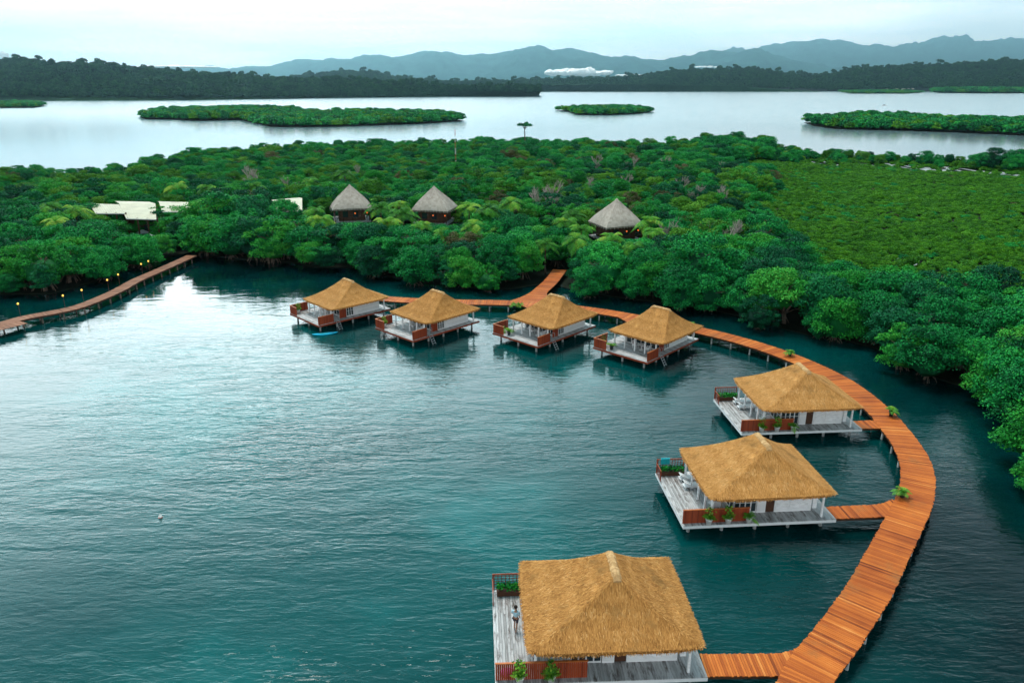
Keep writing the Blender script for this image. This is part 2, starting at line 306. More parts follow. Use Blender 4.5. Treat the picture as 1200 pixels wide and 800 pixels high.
# ------------------------------------------------------------------ crowns
def leaf_quads(P, Nrm, size, rng):
    """P (n,3) positions, Nrm (n,3) normals -> verts, faces"""
    n = len(P); a = np.cross(Nrm, rng.normal(size=(n,3))); a /= np.linalg.norm(a, axis=1)[:,None]+1e-9
    b = np.cross(Nrm, a); b /= np.linalg.norm(b, axis=1)[:,None]+1e-9
    s = size*rng.uniform(.6, 1.35, n)[:,None]
    q = np.stack([P-a*s*.5, P-b*s*.33+a*s*.05, P+a*s*.6, P+b*s*.33+a*s*.05], 1)
    return q.reshape(-1,3), np.arange(4*n).reshape(n,4)
def crown_mesh(name, mat, Rr=4., z0=1.2, z1=7.2, nl=26, per=170, leaf=.34, seed=0, lob=(1.0,1.7), skirt=True, core=True):
    r = np.random.default_rng(seed); V = []; T = []; cz = (z0+z1)/2; hz = (z1-z0)/2
    for k in range(nl):
        ph = r.uniform(0, 2*math.pi); w = r.uniform(-.55 if skirt else -.1, 1)
        rad = math.sqrt(max(0, 1-max(w,0)**2*.85)); rad *= r.uniform(.55, 1.0)
        lr = r.uniform(*lob)
        c = np.array([math.cos(ph)*rad*(Rr-lr*.6), math.sin(ph)*rad*(Rr-lr*.6), cz+w*(hz-lr*.5)])
        d = r.normal(size=(per,3)); d /= np.linalg.norm(d, axis=1)[:,None]; d[:,2] = np.where(d[:,2] < -.35, -d[:,2], d[:,2])
        sh = r.uniform(.55, 1.12, per)[:,None]
        P = c+d*sh*lr*np.array([1,1,.68])
        Nn = d*.8+r.normal(size=(per,3))*.55+np.array([0,0,.35]); Nn /= np.linalg.norm(Nn, axis=1)[:,None]
        q, f = leaf_quads(P, Nn, leaf, r); V.append(q)
        T.append(np.clip(r.normal(.47, .17, per)+r.normal(0,.10), 0, 1))
    V = np.concatenate(V); T = np.concatenate(T); F = [tuple(x) for x in np.arange(len(V)).reshape(-1,4)]
    mb = MB(); mb.v = [tuple(x) for x in V]; mb.f = F; mb.t = list(T)
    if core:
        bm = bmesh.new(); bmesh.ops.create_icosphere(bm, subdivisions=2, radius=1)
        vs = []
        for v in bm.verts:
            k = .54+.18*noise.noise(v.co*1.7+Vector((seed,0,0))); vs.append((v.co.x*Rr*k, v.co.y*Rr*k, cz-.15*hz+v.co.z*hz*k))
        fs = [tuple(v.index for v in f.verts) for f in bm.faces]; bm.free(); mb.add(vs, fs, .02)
    return mb.mesh(name, mat)
def trunk_mesh(seed, h=5, prop=True):
    r = random.Random(seed); mb = MB()
    for k in range(r.choice((1,2,2))):
        x, y = r.uniform(-.5,.5), r.uniform(-.5,.5); p = [(x,y,-.4)]; n = 4
        for i in range(1, n+1): p.append((x+r.uniform(-.25,.25)*i, y+r.uniform(-.25,.25)*i, h*i/n))
        mb.path(p, [.17,.15,.12,.09,.05], 6)
        for b in range(5):
            i = r.randint(1, n-1); a = r.uniform(0, 6.28); q = Vector(p[i]); e = q+Vector((math.cos(a)*r.uniform(1,2.4), math.sin(a)*r.uniform(1,2.4), r.uniform(.6,1.8)))
            mb.path([q, (q+e)/2+Vector((0,0,.1)), e], [.08,.05,.03], 5)
    if prop:
        for k in range(11):
            a = r.uniform(0, 6.28); rr = r.uniform(.9, 2.3); z = r.uniform(1.0, 2.2)
            e = Vector((math.cos(a)*rr, math.sin(a)*rr, -.6)); s = Vector((math.cos(a)*.1, math.sin(a)*.1, z))
            mb.path([s, s.lerp(e,.5)+Vector((0,0,.55)), e], [.05,.045,.04], 5)
    return mb.mesh('trunk', M['trunk'], True)
CROWN = {}
def crown(tone, k):
    key = (tone, k)
    if key not in CROWN:
        if k < 4: CROWN[key] = crown_mesh('crown', M[tone], Rr=3.9, z0=.1 if k % 2 else .5, z1=6.4+.3*k, nl=42+3*k, per=215, leaf=.24, lob=(.7,1.45), seed=11*k+len(tone))
        elif k == 4: CROWN[key] = crown_mesh('crown', M[tone], Rr=2.7, z0=1.0, z1=8.6, nl=30, per=130, leaf=.28, lob=(.6,1.1), seed=11*k+len(tone))
        elif k == 5: CROWN[key] = crown_mesh('crown', M[tone], Rr=4.2, z0=3.6, z1=8.0, nl=17, per=120, leaf=.28, lob=(.7,1.2), core=False, seed=11*k+len(tone))
        else: CROWN[key] = crown_mesh('crown', M[tone], Rr=4.0, z0=.3, z1=6.8, nl=62, per=130, leaf=.22, lob=(.45,.9), seed=11*k+len(tone))
    return CROWN[key]
TRUNKS = [trunk_mesh(s) for s in range(3)]; TALLT = trunk_mesh(9, 7, False); KH = {0:6.6,1:6.9,2:7.2,3:7.5,4:8.6,5:8.2,6:7.0}
def palm_crown(seed, L_=3.0, n=15, mat='palm', droop=1.0, z=0.0):
    r = random.Random(seed); mb = MB()
    for k in range(n):
        a = 2*math.pi*k/n*1.0+r.uniform(-.25,.25); el = r.uniform(.15, 1.15); le = L_*r.uniform(.8,1.1)
        d = Vector((math.cos(a), math.sin(a), 0)); sd_ = Vector((-math.sin(a), math.cos(a), 0)); pts = []
        for i in range(9):
            t = i/8; pts.append(d*(le*t*math.cos(el)*(1-.12*t))+Vector((0,0, z+le*(math.sin(el)*t-droop*.75*t*t))))
        tt = r.uniform(.3,.8)
        for i in range(1, 9):
            p = pts[i]; q = pts[i-1]; ax = (p-q)
            mb.add([q+sd_*.02, q-sd_*.02, p-sd_*.015, p+sd_*.015], [(0,1,2,3)], tt*.8)
            for sg in (-1, 1):
                for j in (0,.5):
                    b = q.lerp(p, j); ll = le*.26*math.sin(math.pi*min(.97, (i+j)/9*.9+.12)); tip = b+sd_*sg*ll+ax.normalized()*ll*.5+Vector((0,0,-ll*.35))
                    wv = ax*.42
                    mb.add([b, b+wv, tip+wv*.3, tip], [(0,1,2,3)], min(1, max(0, tt+r.uniform(-.2,.2))))
    return mb
def tree_copy(name, cm, tm, x, y, z, sx, sz, rz, label, cat, group):
    r = empty(name, (x, y, z), rz); r.scale = (sx, sx, sz); tag(r, label, cat, group)
    c = bpy.data.objects.new('crown', cm); COL.objects.link(c); c.parent = r
    if tm is not None:
        t = bpy.data.objects.new('trunk', tm); COL.objects.link(t); t.parent = r
    return r

# ------------------------------------------------------------------ geometry-node scatter for uncountable growth
def scatter(name, pts, protos, label, cat):
    """pts rows: x y z sx sz rot idx ; protos: objects whose mesh is instanced"""
    me = bpy.data.meshes.new(name); P = np.array(pts, dtype=float); n = len(P)
    me.vertices.add(n); me.vertices.foreach_set('co', P[:, :3].ravel())
    a = me.attributes.new('sc', 'FLOAT_VECTOR', 'POINT'); a.data.foreach_set('vector', np.stack([P[:,3], P[:,3], P[:,4]], 1).ravel())
    a = me.attributes.new('rt', 'FLOAT_VECTOR', 'POINT'); a.data.foreach_set('vector', np.stack([P[:,5]*0, P[:,5]*0, P[:,5]], 1).ravel())
    a = me.attributes.new('ix', 'INT', 'POINT'); a.data.foreach_set('value', P[:,6].astype(int))
    me.update(); o = bpy.data.objects.new(name, me); COL.objects.link(o)
    g = bpy.data.node_groups.new(name+'_scatter', 'GeometryNodeTree'); g.interface.new_socket('Geometry', in_out='INPUT', socket_type='NodeSocketGeometry'); g.interface.new_socket('Geometry', in_out='OUTPUT', socket_type='NodeSocketGeometry')
    N = g.nodes; L = g.links; gi = N.new('NodeGroupInput'); go = N.new('NodeGroupOutput'); jn = N.new('GeometryNodeJoinGeometry')
    def att(nm, ty):
        x = N.new('GeometryNodeInputNamedAttribute'); x.data_type = ty; x.inputs['Name'].default_value = nm; return x.outputs['Attribute']
    sc = att('sc', 'FLOAT_VECTOR'); rt = att('rt', 'FLOAT_VECTOR'); ix = att('ix', 'INT')
    for k, p in enumerate(protos):
        cp = N.new('FunctionNodeCompare'); cp.data_type = 'INT'; cp.operation = 'EQUAL'
        ins = [s for s in cp.inputs if s.type == 'INT']; L.new(ix, ins[0]); ins[1].default_value = k
        oi = N.new('GeometryNodeObjectInfo'); oi.transform_space = 'ORIGINAL'; oi.inputs['Object'].default_value = p; oi.inputs['As Instance'].default_value = False
        ip = N.new('GeometryNodeInstanceOnPoints'); L.new(gi.outputs[0], ip.inputs['Points']); L.new(cp.outputs[0], ip.inputs['Selection'])
        L.new(oi.outputs['Geometry'], ip.inputs['Instance']); L.new(rt, ip.inputs['Rotation']); L.new(sc, ip.inputs['Scale']); L.new(ip.outputs[0], jn.inputs[0])
    L.new(jn.outputs[0], go.inputs[0])
    md = o.modifiers.new('scatter', 'NODES'); md.node_group = g
    tag(o, label, cat, kind='stuff'); return o

# ------------------------------------------------------------------ boardwalks
def spline(P, step):
    P = [Vector(p) for p in P]; out = []
    for i in range(len(P)-1):
        p0 = P[max(i-1,0)]; p1 = P[i]; p2 = P[i+1]; p3 = P[min(i+2, len(P)-1)]
        for k in range(10):
            t = k/10; out.append(.5*((2*p1)+(-p0+p2)*t+(2*p0-5*p1+4*p2-p3)*t*t+(-p0+3*p1-3*p2+p3)*t**3))
    out.append(P[-1])
    cum = [0]
    for a, b in zip(out, out[1:]): cum.append(cum[-1]+(b-a).length)
    res = []; n = max(2, int(cum[-1]/step)); j = 0
    for i in range(n+1):
        s = cum[-1]*i/n
        while j < len(cum)-2 and cum[j+1] < s: j += 1
        res.append(out[j].lerp(out[j+1], (s-cum[j])/max(1e-9, cum[j+1]-cum[j])))
    return res
DZ = 1.1
def plank_strip(mb, C, wl, wr, z=DZ, th=.05, gap=.1, angle=0):
    """planks across centre line C; wl/wr = functions i-> left/right half width"""
    n = len(C)
    for i in range(n-1):
        a, b = C[i], C[i+1]; d = (b-a).normalized(); e0 = (C[i+1]-C[max(i-1,0)]).normalized(); e1 = (C[min(i+2,n-1)]-C[i]).normalized()
        n0 = Vector((-e0.y, e0.x)); n1 = Vector((-e1.y, e1.x)); a2 = a.lerp(b, gap*.5); b2 = a.lerp(b, 1-gap*.5)
        jl = random.uniform(-.045,.045); l0 = wl(i/(n-1))+jl; r0 = wr(i/(n-1))+jl; zz = z+random.uniform(-.004,.004)
        q = [a2+n0*l0, b2+n1*l0, b2-n1*r0, a2-n0*r0]
        t = min(1, max(0, random.gauss(.5,.14)-(.35 if random.random() < .03 else 0)))
        vs = [(p.x,p.y,zz-th) for p in q]+[(p.x,p.y,zz) for p in q]
        mb.add(vs, [(0,1,2,3),(4,7,6,5),(0,4,5,1),(1,5,6,2),(2,6,7,3),(3,7,4,0)], t)
def beams(mb, C, off, z0, z1, w=.08):
    for i in range(0, len(C)-1, 4):
        j = min(i+4, len(C)-1); a, b = C[i], C[j]; d = (b-a).normalized(); nn = Vector((-d.y, d.x))
        q = [a+nn*(off-w), b+nn*(off-w), b+nn*(off+w), a+nn*(off+w)]
        vs = [(p.x,p.y,z0) for p in q]+[(p.x,p.y,z1) for p in q]
        mb.add(vs, [(0,3,2,1),(4,5,6,7),(0,1,5,4),(1,2,6,5),(2,3,7,6),(3,0,4,7)], .3)
outer = [(17,15),(19,20),(19.3,25),(18,29),(17.7,32.6),(20.3,35.2),(22.4,37.5),(24.6,40.0),(27.2,43.3),(29.8,46.6),(32.8,50.5),(35.0,54.0),(36.5,57.3),(37.5,60.8),(38.1,64.5),(38.5,68.0),(38.5,73.0),(37.9,77.4),(36.4,82.0),(34.2,86.4),(31.4,90.4),(27.6,94.4),(22.6,98.5),(17.4,102.3),(12.6,105.2),(7.5,107.4),(2,108.9),(-3,109.5),(-8,109.7),(-14,110.4),(-19.5,111.6),(-27,114)]
outer = [Vector(p) for p in outer]
WD = 2.62
_c = []
for i, p in enumerate(outer):
    d = (outer[min(i+1,len(outer)-1)]-outer[max(i-1,0)]).normalized(); _c.append(p+Vector((-d.y, d.x))*WD/2)
_c = _c[3:]; _c[0] = Vector((14.2, 29.6)); _c.insert(0, Vector((10.5, 27.0)))
MAIN = spline(_c, .16)
def add_piles(root, C, half, every, mat, r=.13, lim=100, start=4, skip=None, zb=-2.5):
    done = 0
    for i in range(start, len(C)-2, every):
        d = (C[i+1]-C[i]).normalized(); nn = Vector((-d.y, d.x))
        for sg in (-1,1):
            if done >= lim: return
            q = C[i]+nn*sg*(half-.22)
            mb = MB(); mb.tube((q.x,q.y,zb), (q.x,q.y,DZ-.06), r, r*.95, 8); mb.build('pile', mat, root, True); done += 1
        a = C[i]+nn*(half-.05); b = C[i]-nn*(half-.05)
root = empty('boardwalk', (0,0,0)); tag(root, 'long curved boardwalk of orange wooden planks on piles, linking the seven thatched bungalows', 'boardwalk')
mb = MB(); plank_strip(mb, MAIN, lambda t: WD/2, lambda t: WD/2)
mb.build('plank_deck', M['walk'], root)
mb = MB(); beams(mb, MAIN, WD/2-.12, DZ-.27, DZ-.055); mb.build('bearer', M['brownwood'], root); mb = MB(); beams(mb, MAIN, -WD/2+.12, DZ-.27, DZ-.055); mb.build('bearer', M['brownwood'], root)
add_piles(root, MAIN, WD/2, 18, M['pile'], .11, 92)
def spur(pts, w0, w1, ang=0, flare=.0, name='connecting_deck'):
    C = spline([Vector(p) for p in pts], .15); mb = MB()
    f = lambda t: (w0+(w1-w0)*t)/2+flare*max(0, (t-.65)/.35)**2
    plank_strip(mb, C, f, f, DZ-.012); mb.build(name, M['walk'], root)
    mb = MB(); beams(mb, C, w0/2-.12, DZ-.27, DZ-.07); mb.build('bearer', M['brownwood'], root); mb = MB(); beams(mb, C, -w0/2+.12, DZ-.27, DZ-.07); mb.build('bearer', M['brownwood'], root)
    return C
# ------------------------------------------------------------------ bungalows
BX, BY = 11.9, 8.1
FR = [((373.5,381.5),43.8),((484,399),46.2),((630.5,405.8),46.4),((758.8,424.5),46.8),((869,507),4.2),((800.8,616),4.4),((580.5,802),2.7)]
BF = [(at(p[0],p[1],DZ), R(a)) for p, a in FR]
def loc2w(k, x, y, z=0):
    F, a = BF[k]; return Vector((F.x+x*math.cos(a)-y*math.sin(a), F.y+x*math.sin(a)+y*math.cos(a), DZ+z))
ROOF = {'A': dict(fl=.40, x0=1.7, x1=11.5, y0=-.5, y1=7.8, rx=6.95, ra=2.35, rb=4.6, e=2.42, h=5.25),
        'B': dict(fl=.52, x0=1.6, x1=11.3, y0=-1.0, y1=7.1, rx=6.75, ra=1.6, rb=3.9, e=2.08, h=4.85)}
def roof_h(p, x, y):
    tx = (x-p['x0'])/(p['rx']-p['x0']) if x < p['rx'] else (p['x1']-x)/(p['x1']-p['rx'])
    ty = (y-p['y0'])/(p['ra']-p['y0']) if y < p['ra'] else ((p['y1']-y)/(p['y1']-p['rb']) if y > p['rb'] else 1)
    a, b = tx, ty; k = .05; hh = max(k-abs(a-b), 0)/k; t = min(a, b)-hh*hh*k*.25
    t = max(-.1, min(1, t)); k2 = p['fl']; pr = t*(1-k2+k2*t) if t > 0 else t*(1-k2)
    return p['e']+(p['h']-p['e'])*pr
def grad(p, x, y):
    e = .05; g = Vector((roof_h(p,x+e,y)-roof_h(p,x-e,y), roof_h(p,x,y+e)-roof_h(p,x,y-e)))/(2*e); return g
def make_roof(p, seed):
    r = random.Random(seed); mb = MB(); nx, ny = 74, 62
    def corner(u, v):      # rounded eave corners
        x = p['x0']+(p['x1']-p['x0'])*u; y = p['y0']+(p['y1']-p['y0'])*v
        cx, cy = (p['x0']+p['x1'])/2, (p['y0']+p['y1'])/2; uu, vv = abs(2*u-1), abs(2*v-1)
        k = 1-.05*(uu*vv)**6; return cx+(x-cx)*k, cy+(y-cy)*k
    top = []; bot = []
    for j in range(ny+1):
        for i in range(nx+1):
            x, y = corner(i/nx, j/ny); z = roof_h(p, x, y)
            dz = .035*noise.noise(Vector((x*1.3, y*1.3, seed)))+.02*noise.noise(Vector((x*5, y*5, seed)))
            top.append((x, y, z+dz+DZ)); bot.append((x, y, z-.2+DZ))
    idx = lambda i, j: j*(nx+1)+i; n = len(top); fs = []; ts = []
    for j in range(ny):
        for i in range(nx):
            fs.append((idx(i,j), idx(i+1,j), idx(i+1,j+1), idx(i,j+1))); ts.append(r.uniform(.35,.65))
            fs.append((n+idx(i,j), n+idx(i,j+1), n+idx(i+1,j+1), n+idx(i+1,j))); ts.append(.15)
    rim = [idx(i,0) for i in range(nx)]+[idx(nx,j) for j in range(ny)]+[idx(i,ny) for i in range(nx,0,-1)]+[idx(0,j) for j in range(ny,0,-1)]
    for a, b in zip(rim, rim[1:]+rim[:1]): fs.append((a, n+a, n+b, b)); ts.append(.3)
    mb.add(top+bot, fs, ts)
    def strand(x, y, z, d, l, w, lift, t, drop=0):
        s = Vector((-d.y, d.x, 0)); a = Vector((x, y, z)); b = a+Vector((d.x*l, d.y*l, 0)); 
        b.z = z+lift-drop
        mb.add([a-s*w, a+s*w, b+s*w*.6, b-s*w*.6], [(0,1,2,3)], t)
    for k in range(30000):
        x = r.uniform(p['x0']+.1, p['x1']-.1); y = r.uniform(p['y0']+.1, p['y1']-.1); g = grad(p, x, y); s = g.length
        if s < .05: continue
        d = -g/s; a = r.gauss(0,.28); d = Vector((d.x*math.cos(a)-d.y*math.sin(a), d.x*math.sin(a)+d.y*math.cos(a)))
        l = r.uniform(.10,.22); z = roof_h(p,x,y)+DZ+.015
        course = .55+.06*math.sin(roof_h(p,x,y)*9)
        strand(x, y, z, d, l, r.uniform(.009,.02), r.uniform(.006,.022), min(1,max(0, r.gauss(course,.15))), s*l)
    # shaggy fringe at the eaves
    for k in range(2600):
        u = r.random(); side = r.randint(0,3)
        if side == 0: x, y, d = *corner(u,0), Vector((0,-1))
        elif side == 1: x, y, d = *corner(u,1), Vector((0,1))
        elif side == 2: x, y, d = *corner(0,u), Vector((-1,0))
        else: x, y, d = *corner(1,u), Vector((1,0))
        z = roof_h(p,x,y)+DZ-r.uniform(0,.16); a = r.gauss(0,.4); d = Vector((d.x*math.cos(a)-d.y*math.sin(a), d.x*math.sin(a)+d.y*math.cos(a)))
        strand(x-d.x*.1, y-d.y*.1, z, d, r.uniform(.10,.26), r.uniform(.012,.024), -r.uniform(.04,.13), min(1,max(0, r.gauss(.45,.2))))
    return mb
def make_ridge(p, seed):
    r = random.Random(seed); mb = MB(); n = 16
    for i in range(n):
        ya = p['ra']-.25+(p['rb']-p['ra']+.5)*i/n; yb = ya+(p['rb']-p['ra']+.5)/n+.06
        prof = [(-.26,-.10),(-.15,.02),(0,.06),(.15,.02),(.26,-.10)]
        vs = [(p['rx']+x+r.uniform(-.03,.03), y, DZ+roof_h(p,p['rx'],min(max(y,p['ra']-.2),p['rb']+.2))+z+r.uniform(-.015,.015)) for y in (ya,yb) for x,z in prof]
        mb.add(vs, [(k,k+5,k+6,k+1) for k in range(4)]+[(0,1,2,3,4),(9,8,7,6,5)], r.uniform(.3,.9))
    return mb
def panelled(mb, x0, x1, y, h, z=DZ, bw=.11, th=.04, axis='x'):
    n = max(1, int((x1-x0)/bw))
    for i in range(n):
        a = x0+(x1-x0)*i/n; b = x0+(x1-x0)*(i+1)/n-.012; t = random.uniform(.25,.75); o = random.uniform(0,.006)
        if axis == 'x': mb.box(a, b, y-th/2-o, y+th/2, z, z+h, t)
        else: mb.box(y-th/2-o, y+th/2, a, b, z, z+h, t)
def make_bungalow(kind, k):
    p = ROOF[kind]; F, a = BF[k]; root = empty('overwater_bungalow', (F.x, F.y, 0), a)
    mb = MB(); nb = 74
    for i in range(nb):           # planks run from front to back
        x0 = BX*i/nb; cut = sorted(random.uniform(1,BY-1) for _ in range(2)); ys = [0, cut[0], max(cut[1],cut[0]+.2), BY]
        for j in range(3): mb.box(x0+.008, x0+BX/nb-.008, ys[j]+.004, ys[j+1]-.004, DZ-.05, DZ+random.uniform(-.004,.004), min(1,max(0,random.gauss(.58,.14))))
    mb.build('deck', M['deck'], root)
    mb = MB(); 
    for (x0,x1,y0,y1) in ((0,BX,.0,.07),(0,BX,BY-.07,BY),(0,.07,.071,BY-.071),(BX-.07,BX,.071,BY-.071)): mb.box(x0,x1,y0,y1,DZ-.28,DZ-.056,.5)
    mb.build('edge_beam', M['whitewall'] if kind == 'A' else M['redwood'], root)
    mb = MB()
    for i in range(1,12): mb.box(i*BX/12-.05, i*BX/12+.05, .1, BY-.1, DZ-.22, DZ-.07, .4)
    mb.build('joist_frame', M['brownwood'], root)
    for i in range(5):
        for j in range(3):
            mb = MB(); x = .7+(BX-1.4)*i/4; y = .9+(BY-1.8)*j/2; mb.tube((x,y,-2.5),(x,y,DZ-.2),.13,.13,9)
            mb.build('stilt', M['pile'], root, False)
    # house: white boarded walls
    wx0, wx1, wy0, wy1, wh = 4.3, 10.5, 1.35 if kind == 'A' else .85, 6.7 if kind == 'A' else 6.2, 2.55 if kind == 'A' else 2.35
    mb = MB()
    def wall_x(x0, x1, y, z0, z1):
        n = max(1, int((z1-z0)/.16))
        for i in range(n):
            za = z0+(z1-z0)*i/n; mb.box(x0, x1, y, y+.1+.02*0, za, za+(z1-z0)/n-.015, random.uniform(.35,.75))
        mb.box(x0+.01, x1-.01, y+.02, y+.09, z0+.001, z1-.002, .1)
    def wall_y(y0, y1, x, z0, z1):
        n = max(1, int((z1-z0)/.16))
        for i in range(n):
            za = z0+(z1-z0)*i/n; mb.box(x-.05, x+.05, y0, y1, za, za+(z1-z0)/n-.015, random.uniform(.35,.75))
        mb.box(x-.035, x+.035, y0+.01, y1-.01, z0+.001, z1-.002, .1)
    gx = 7.05 if kind == 'A' else 99
    wall_x(6.15, 6.85, wy0, DZ, DZ+wh)
    if kind == 'A': wall_x(7.55, wx1, wy0, DZ, DZ+wh)
    else: wall_x(6.85, wx1, wy0, DZ, DZ+wh)
    wall_x(wx0, wx1, wy1-.1, DZ, DZ+wh)
    wall_y(wy0+.12, wy1-.12, wx1-.05, DZ, DZ+wh)
    wall = mb.build('wall', M['whitewall'], root)
    mb = MB(); mb.box(wx0+.12, wx1-.14, wy0+.5, wy1-.14, DZ+.01, DZ+wh-.1, .3); mb.build('interior_shade_block', M['dark'], root)  # solid block, its dark colour standing in for the shade indoors
    if kind == 'A':     # dark doorway between the white walls
        mb = MB(); mb.box(6.87,7.53,wy0+.06,wy0+.1,DZ+.02,DZ+wh,.3); d = mb.build('door', M['brownwood'], root)
        mb = MB(); mb.tube((7.42,wy0+.055,DZ+1.05),(7.42,wy0-.01,DZ+1.05),.03,.03,6); mb.build('handle', M['steel'], d)
    # french windows with white muntins on the front
    def french(x0, x1, y, h, n, parent, axis='x', zb=DZ+.02):
        mb = MB(); g = MB(); fr_ = .06
        def bx(m_, u0,u1,v0,v1,z0,z1,t=.5):
            if axis == 'x': m_.box(u0,u1,y+v0,y+v1,z0,z1,t)
            else: m_.box(y+v0,y+v1,u0,u1,z0,z1,t)
        bx(mb, x0,x1,-.03,.03,zb,zb+.12); bx(mb, x0,x1,-.03,.03,zb+h-.08,zb+h)
        for i in range(n+1):
            u = x0+(x1-x0)*i/n; bx(mb, max(x0,u-.04), min(x1,u+.04), -.032,.032,zb+.001,zb+h-.001)
        for q in (.35,.62): bx(mb, x0,x1,-.02,.02,zb+h*q,zb+h*q+.035)
        w = mb.build('window', M['white'], parent); bx(g, x0+.01,x1-.01,-.006,.006,zb+.1,zb+h-.05); g.build('pane', M['glass'], w); return w
    if kind == 'A': french(4.35, 6.1, wy0+.05, wh-.1, 4, root)
    else: french(5.0, 6.1, wy0+.05, wh-.1, 3, root)
    french(wy0+.12, wy1-.2, wx0+.03, wh-.1, 7, root, 'y')
    if kind == 'A':     # shuttered opening with white frame on the right wall part
        for (xa, xb) in ((7.7,8.6),(8.75,10.2)):
            mb = MB(); mb.box(xa,xb,wy0-.025,wy0-.003,DZ+.25,DZ+wh-.25,.7)
            for i in range(9): mb.box(xa+.06,xb-.06,wy0-.05,wy0-.026,DZ+.32+i*.2,DZ+.4+i*.2,.4)
            mb.build('shutter', M['white'], root)
        mb = MB(); mb.box(10.75,11.1,wy0+.3,wy0+.9,DZ+.005,DZ+1.9,.6); mb.box(10.72,11.13,wy0+.27,wy0+.93,DZ+1.9,DZ+1.96,.7); mb.build('shower_cubicle', M['white'], root)
    else:
        mb = MB(); panelled(mb, 3.85, 4.95, wy0+.05, wh-.15); mb.build('red_screen_wall', M['redwood'], root)
    # roof and its posts
    make_roof(p, 3 if kind == 'A' else 5).build('roof', M['thatch'], root)
    rf = [o for o in root.children if o.name.startswith('roof')][0]
    make_ridge(p, 4).build('ridge_cap', M['ridge'], rf)
    posts = [(2.25,y) for y in ((.5,2.0,3.6,5.3,7.0) if kind == 'A' else (.35,1.9,3.4,4.9,6.4))]+[(10.9,.45 if kind == 'A' else .2),(10.9,p['y1']-.7),(6.5,p['y1']-.6)]
    for x, y in posts:
        mb = MB(); mb.box(x-.07,x+.07,y-.07,y+.07,DZ,DZ+roof_h(p,x,y)-.15); mb.build('post', M['white'], root)
    # privacy fences of red brown boards with an orange cap
    segs = [(0.02, 5.15, .34)] if kind == 'A' else [(0.02, 2.45, .10)]
    for (a_, b_, y) in segs:
        mb = MB(); panelled(mb, a_, b_, y, 1.12); fe = mb.build('privacy_screen', M['redwood'], root)
        mb = MB(); mb.box(a_-.02,b_+.02,y-.06,y+.06,DZ+1.12,DZ+1.17); mb.build('rail_cap', M['cap'], fe)
    # back left corner: lattice rail (near three) or solid screen (far four)
    if kind == 'A':
        mb = MB(); yb = BY-.08
        mb.box(.02,2.4,yb-.03,yb+.03,DZ+1.25,DZ+1.33,.6); mb.box(.02,.10,yb-.031,yb+.031,DZ,DZ+1.249,.5); mb.box(2.32,2.4,yb-.031,yb+.031,DZ,DZ+1.249,.5)
        for i in range(9): mb.box(.12+i*.245,.16+i*.245,yb-.02,yb+.02,DZ+.05,DZ+1.25,.4)
        for i in range(6): mb.box(.1,2.32,yb-.025,yb-.021,DZ+.15+i*.2,DZ+.19+i*.2,.5)
        fe = mb.build('lattice_rail', M['redwood'], root)
        mb = MB(); mb.box(.0,.06,6.6,8.0,DZ+.9,DZ+.98,.6); mb.box(.0,.06,6.6,6.66,DZ,DZ+.9,.5)
        for i in range(6): mb.box(.015,.045,6.8+i*.2,6.84+i*.2,DZ+.02,DZ+.9,.4)
        mb.build('side_rail', M['redwood'], fe)
    else:
        mb = MB(); panelled(mb, 6.15, BY-.05, .08, 1.15, axis='y'); panelled(mb, .12, 2.9, BY-.06, 1.15); fe = mb.build('privacy_screen', M['redwood'], root)
        mb = MB(); mb.box(.02,.14,6.12,BY-.125,DZ+1.15,DZ+1.2); mb.box(.02,2.92,BY-.12,BY,DZ+1.15,DZ+1.2); mb.build('rail_cap', M['cap'], fe)
        # ladder into the water
        mb = MB()
        for x in (2.75,3.25):
            mb.tube((x,-1.0,-.5),(x,.0,DZ+.05),.035,.035,6); mb.tube((x,.0,DZ+.05),(x,.05,DZ+.95),.03,.03,6); mb.tube((x,.05,DZ+.95),(x,.5,DZ+.95),.03,.03,6); mb.tube((x,.5,DZ+.95),(x,.5,DZ),.03,.03,6)
        for i in range(6):
            t = (i+.5)/6.5; y = -1.0+t; z = -.5+t*(DZ+.55); mb.box(2.75,3.25,y-.06,y+.06,z-.015,z+.015)
        mb.build('ladder', M['steel'], root)
    return root
BNAME = ['leftmost bungalow, with a blue paddleboard below it', 'second bungalow from the left', 'bungalow beside the shore walkway junction', 'fourth bungalow from the left, nearest the start of the bend',
         'bungalow at the top right where the boardwalk bends', 'bungalow midway down the right side of the lagoon', 'largest and nearest bungalow at the bottom edge']
BSHORT = ['leftmost bungalow', 'second bungalow from the left', 'bungalow next to the shore junction', 'fourth bungalow from the left', 'upper bungalow of the right-hand three', 'middle bungalow of the right-hand three', 'nearest bungalow']
BL = []
for k in range(7):
    if k == 0: o = protoB = make_bungalow('B', 0)
    elif k < 4: o = copy_tree(protoB)
    elif k == 4: o = protoA = make_bungalow('A', 4)
    else: o = copy_tree(protoA)
    F, a = BF[k]; o.location = (F.x, F.y, 0); o.rotation_euler = (0,0,a); BL.append(o)
    tag(o, ['thatched overwater bungalow, leftmost, with blue paddleboard floating below its deck', 'thatched overwater bungalow second from the left, beside the paddleboard bungalow',
            'thatched overwater bungalow just left of the shore walkway foot, third from left', 'thatched overwater bungalow fourth from left, where the boardwalk starts to bend',
            'thatched overwater bungalow highest of the three along the right boardwalk, with three potted plants', 'thatched overwater bungalow in the middle of the right three, turquoise towel on its rail',
            'nearest and largest thatched overwater bungalow, cut by the bottom edge, a person on its deck'][k], 'bungalow', 'thatched overwater bungalows round the lagoon')
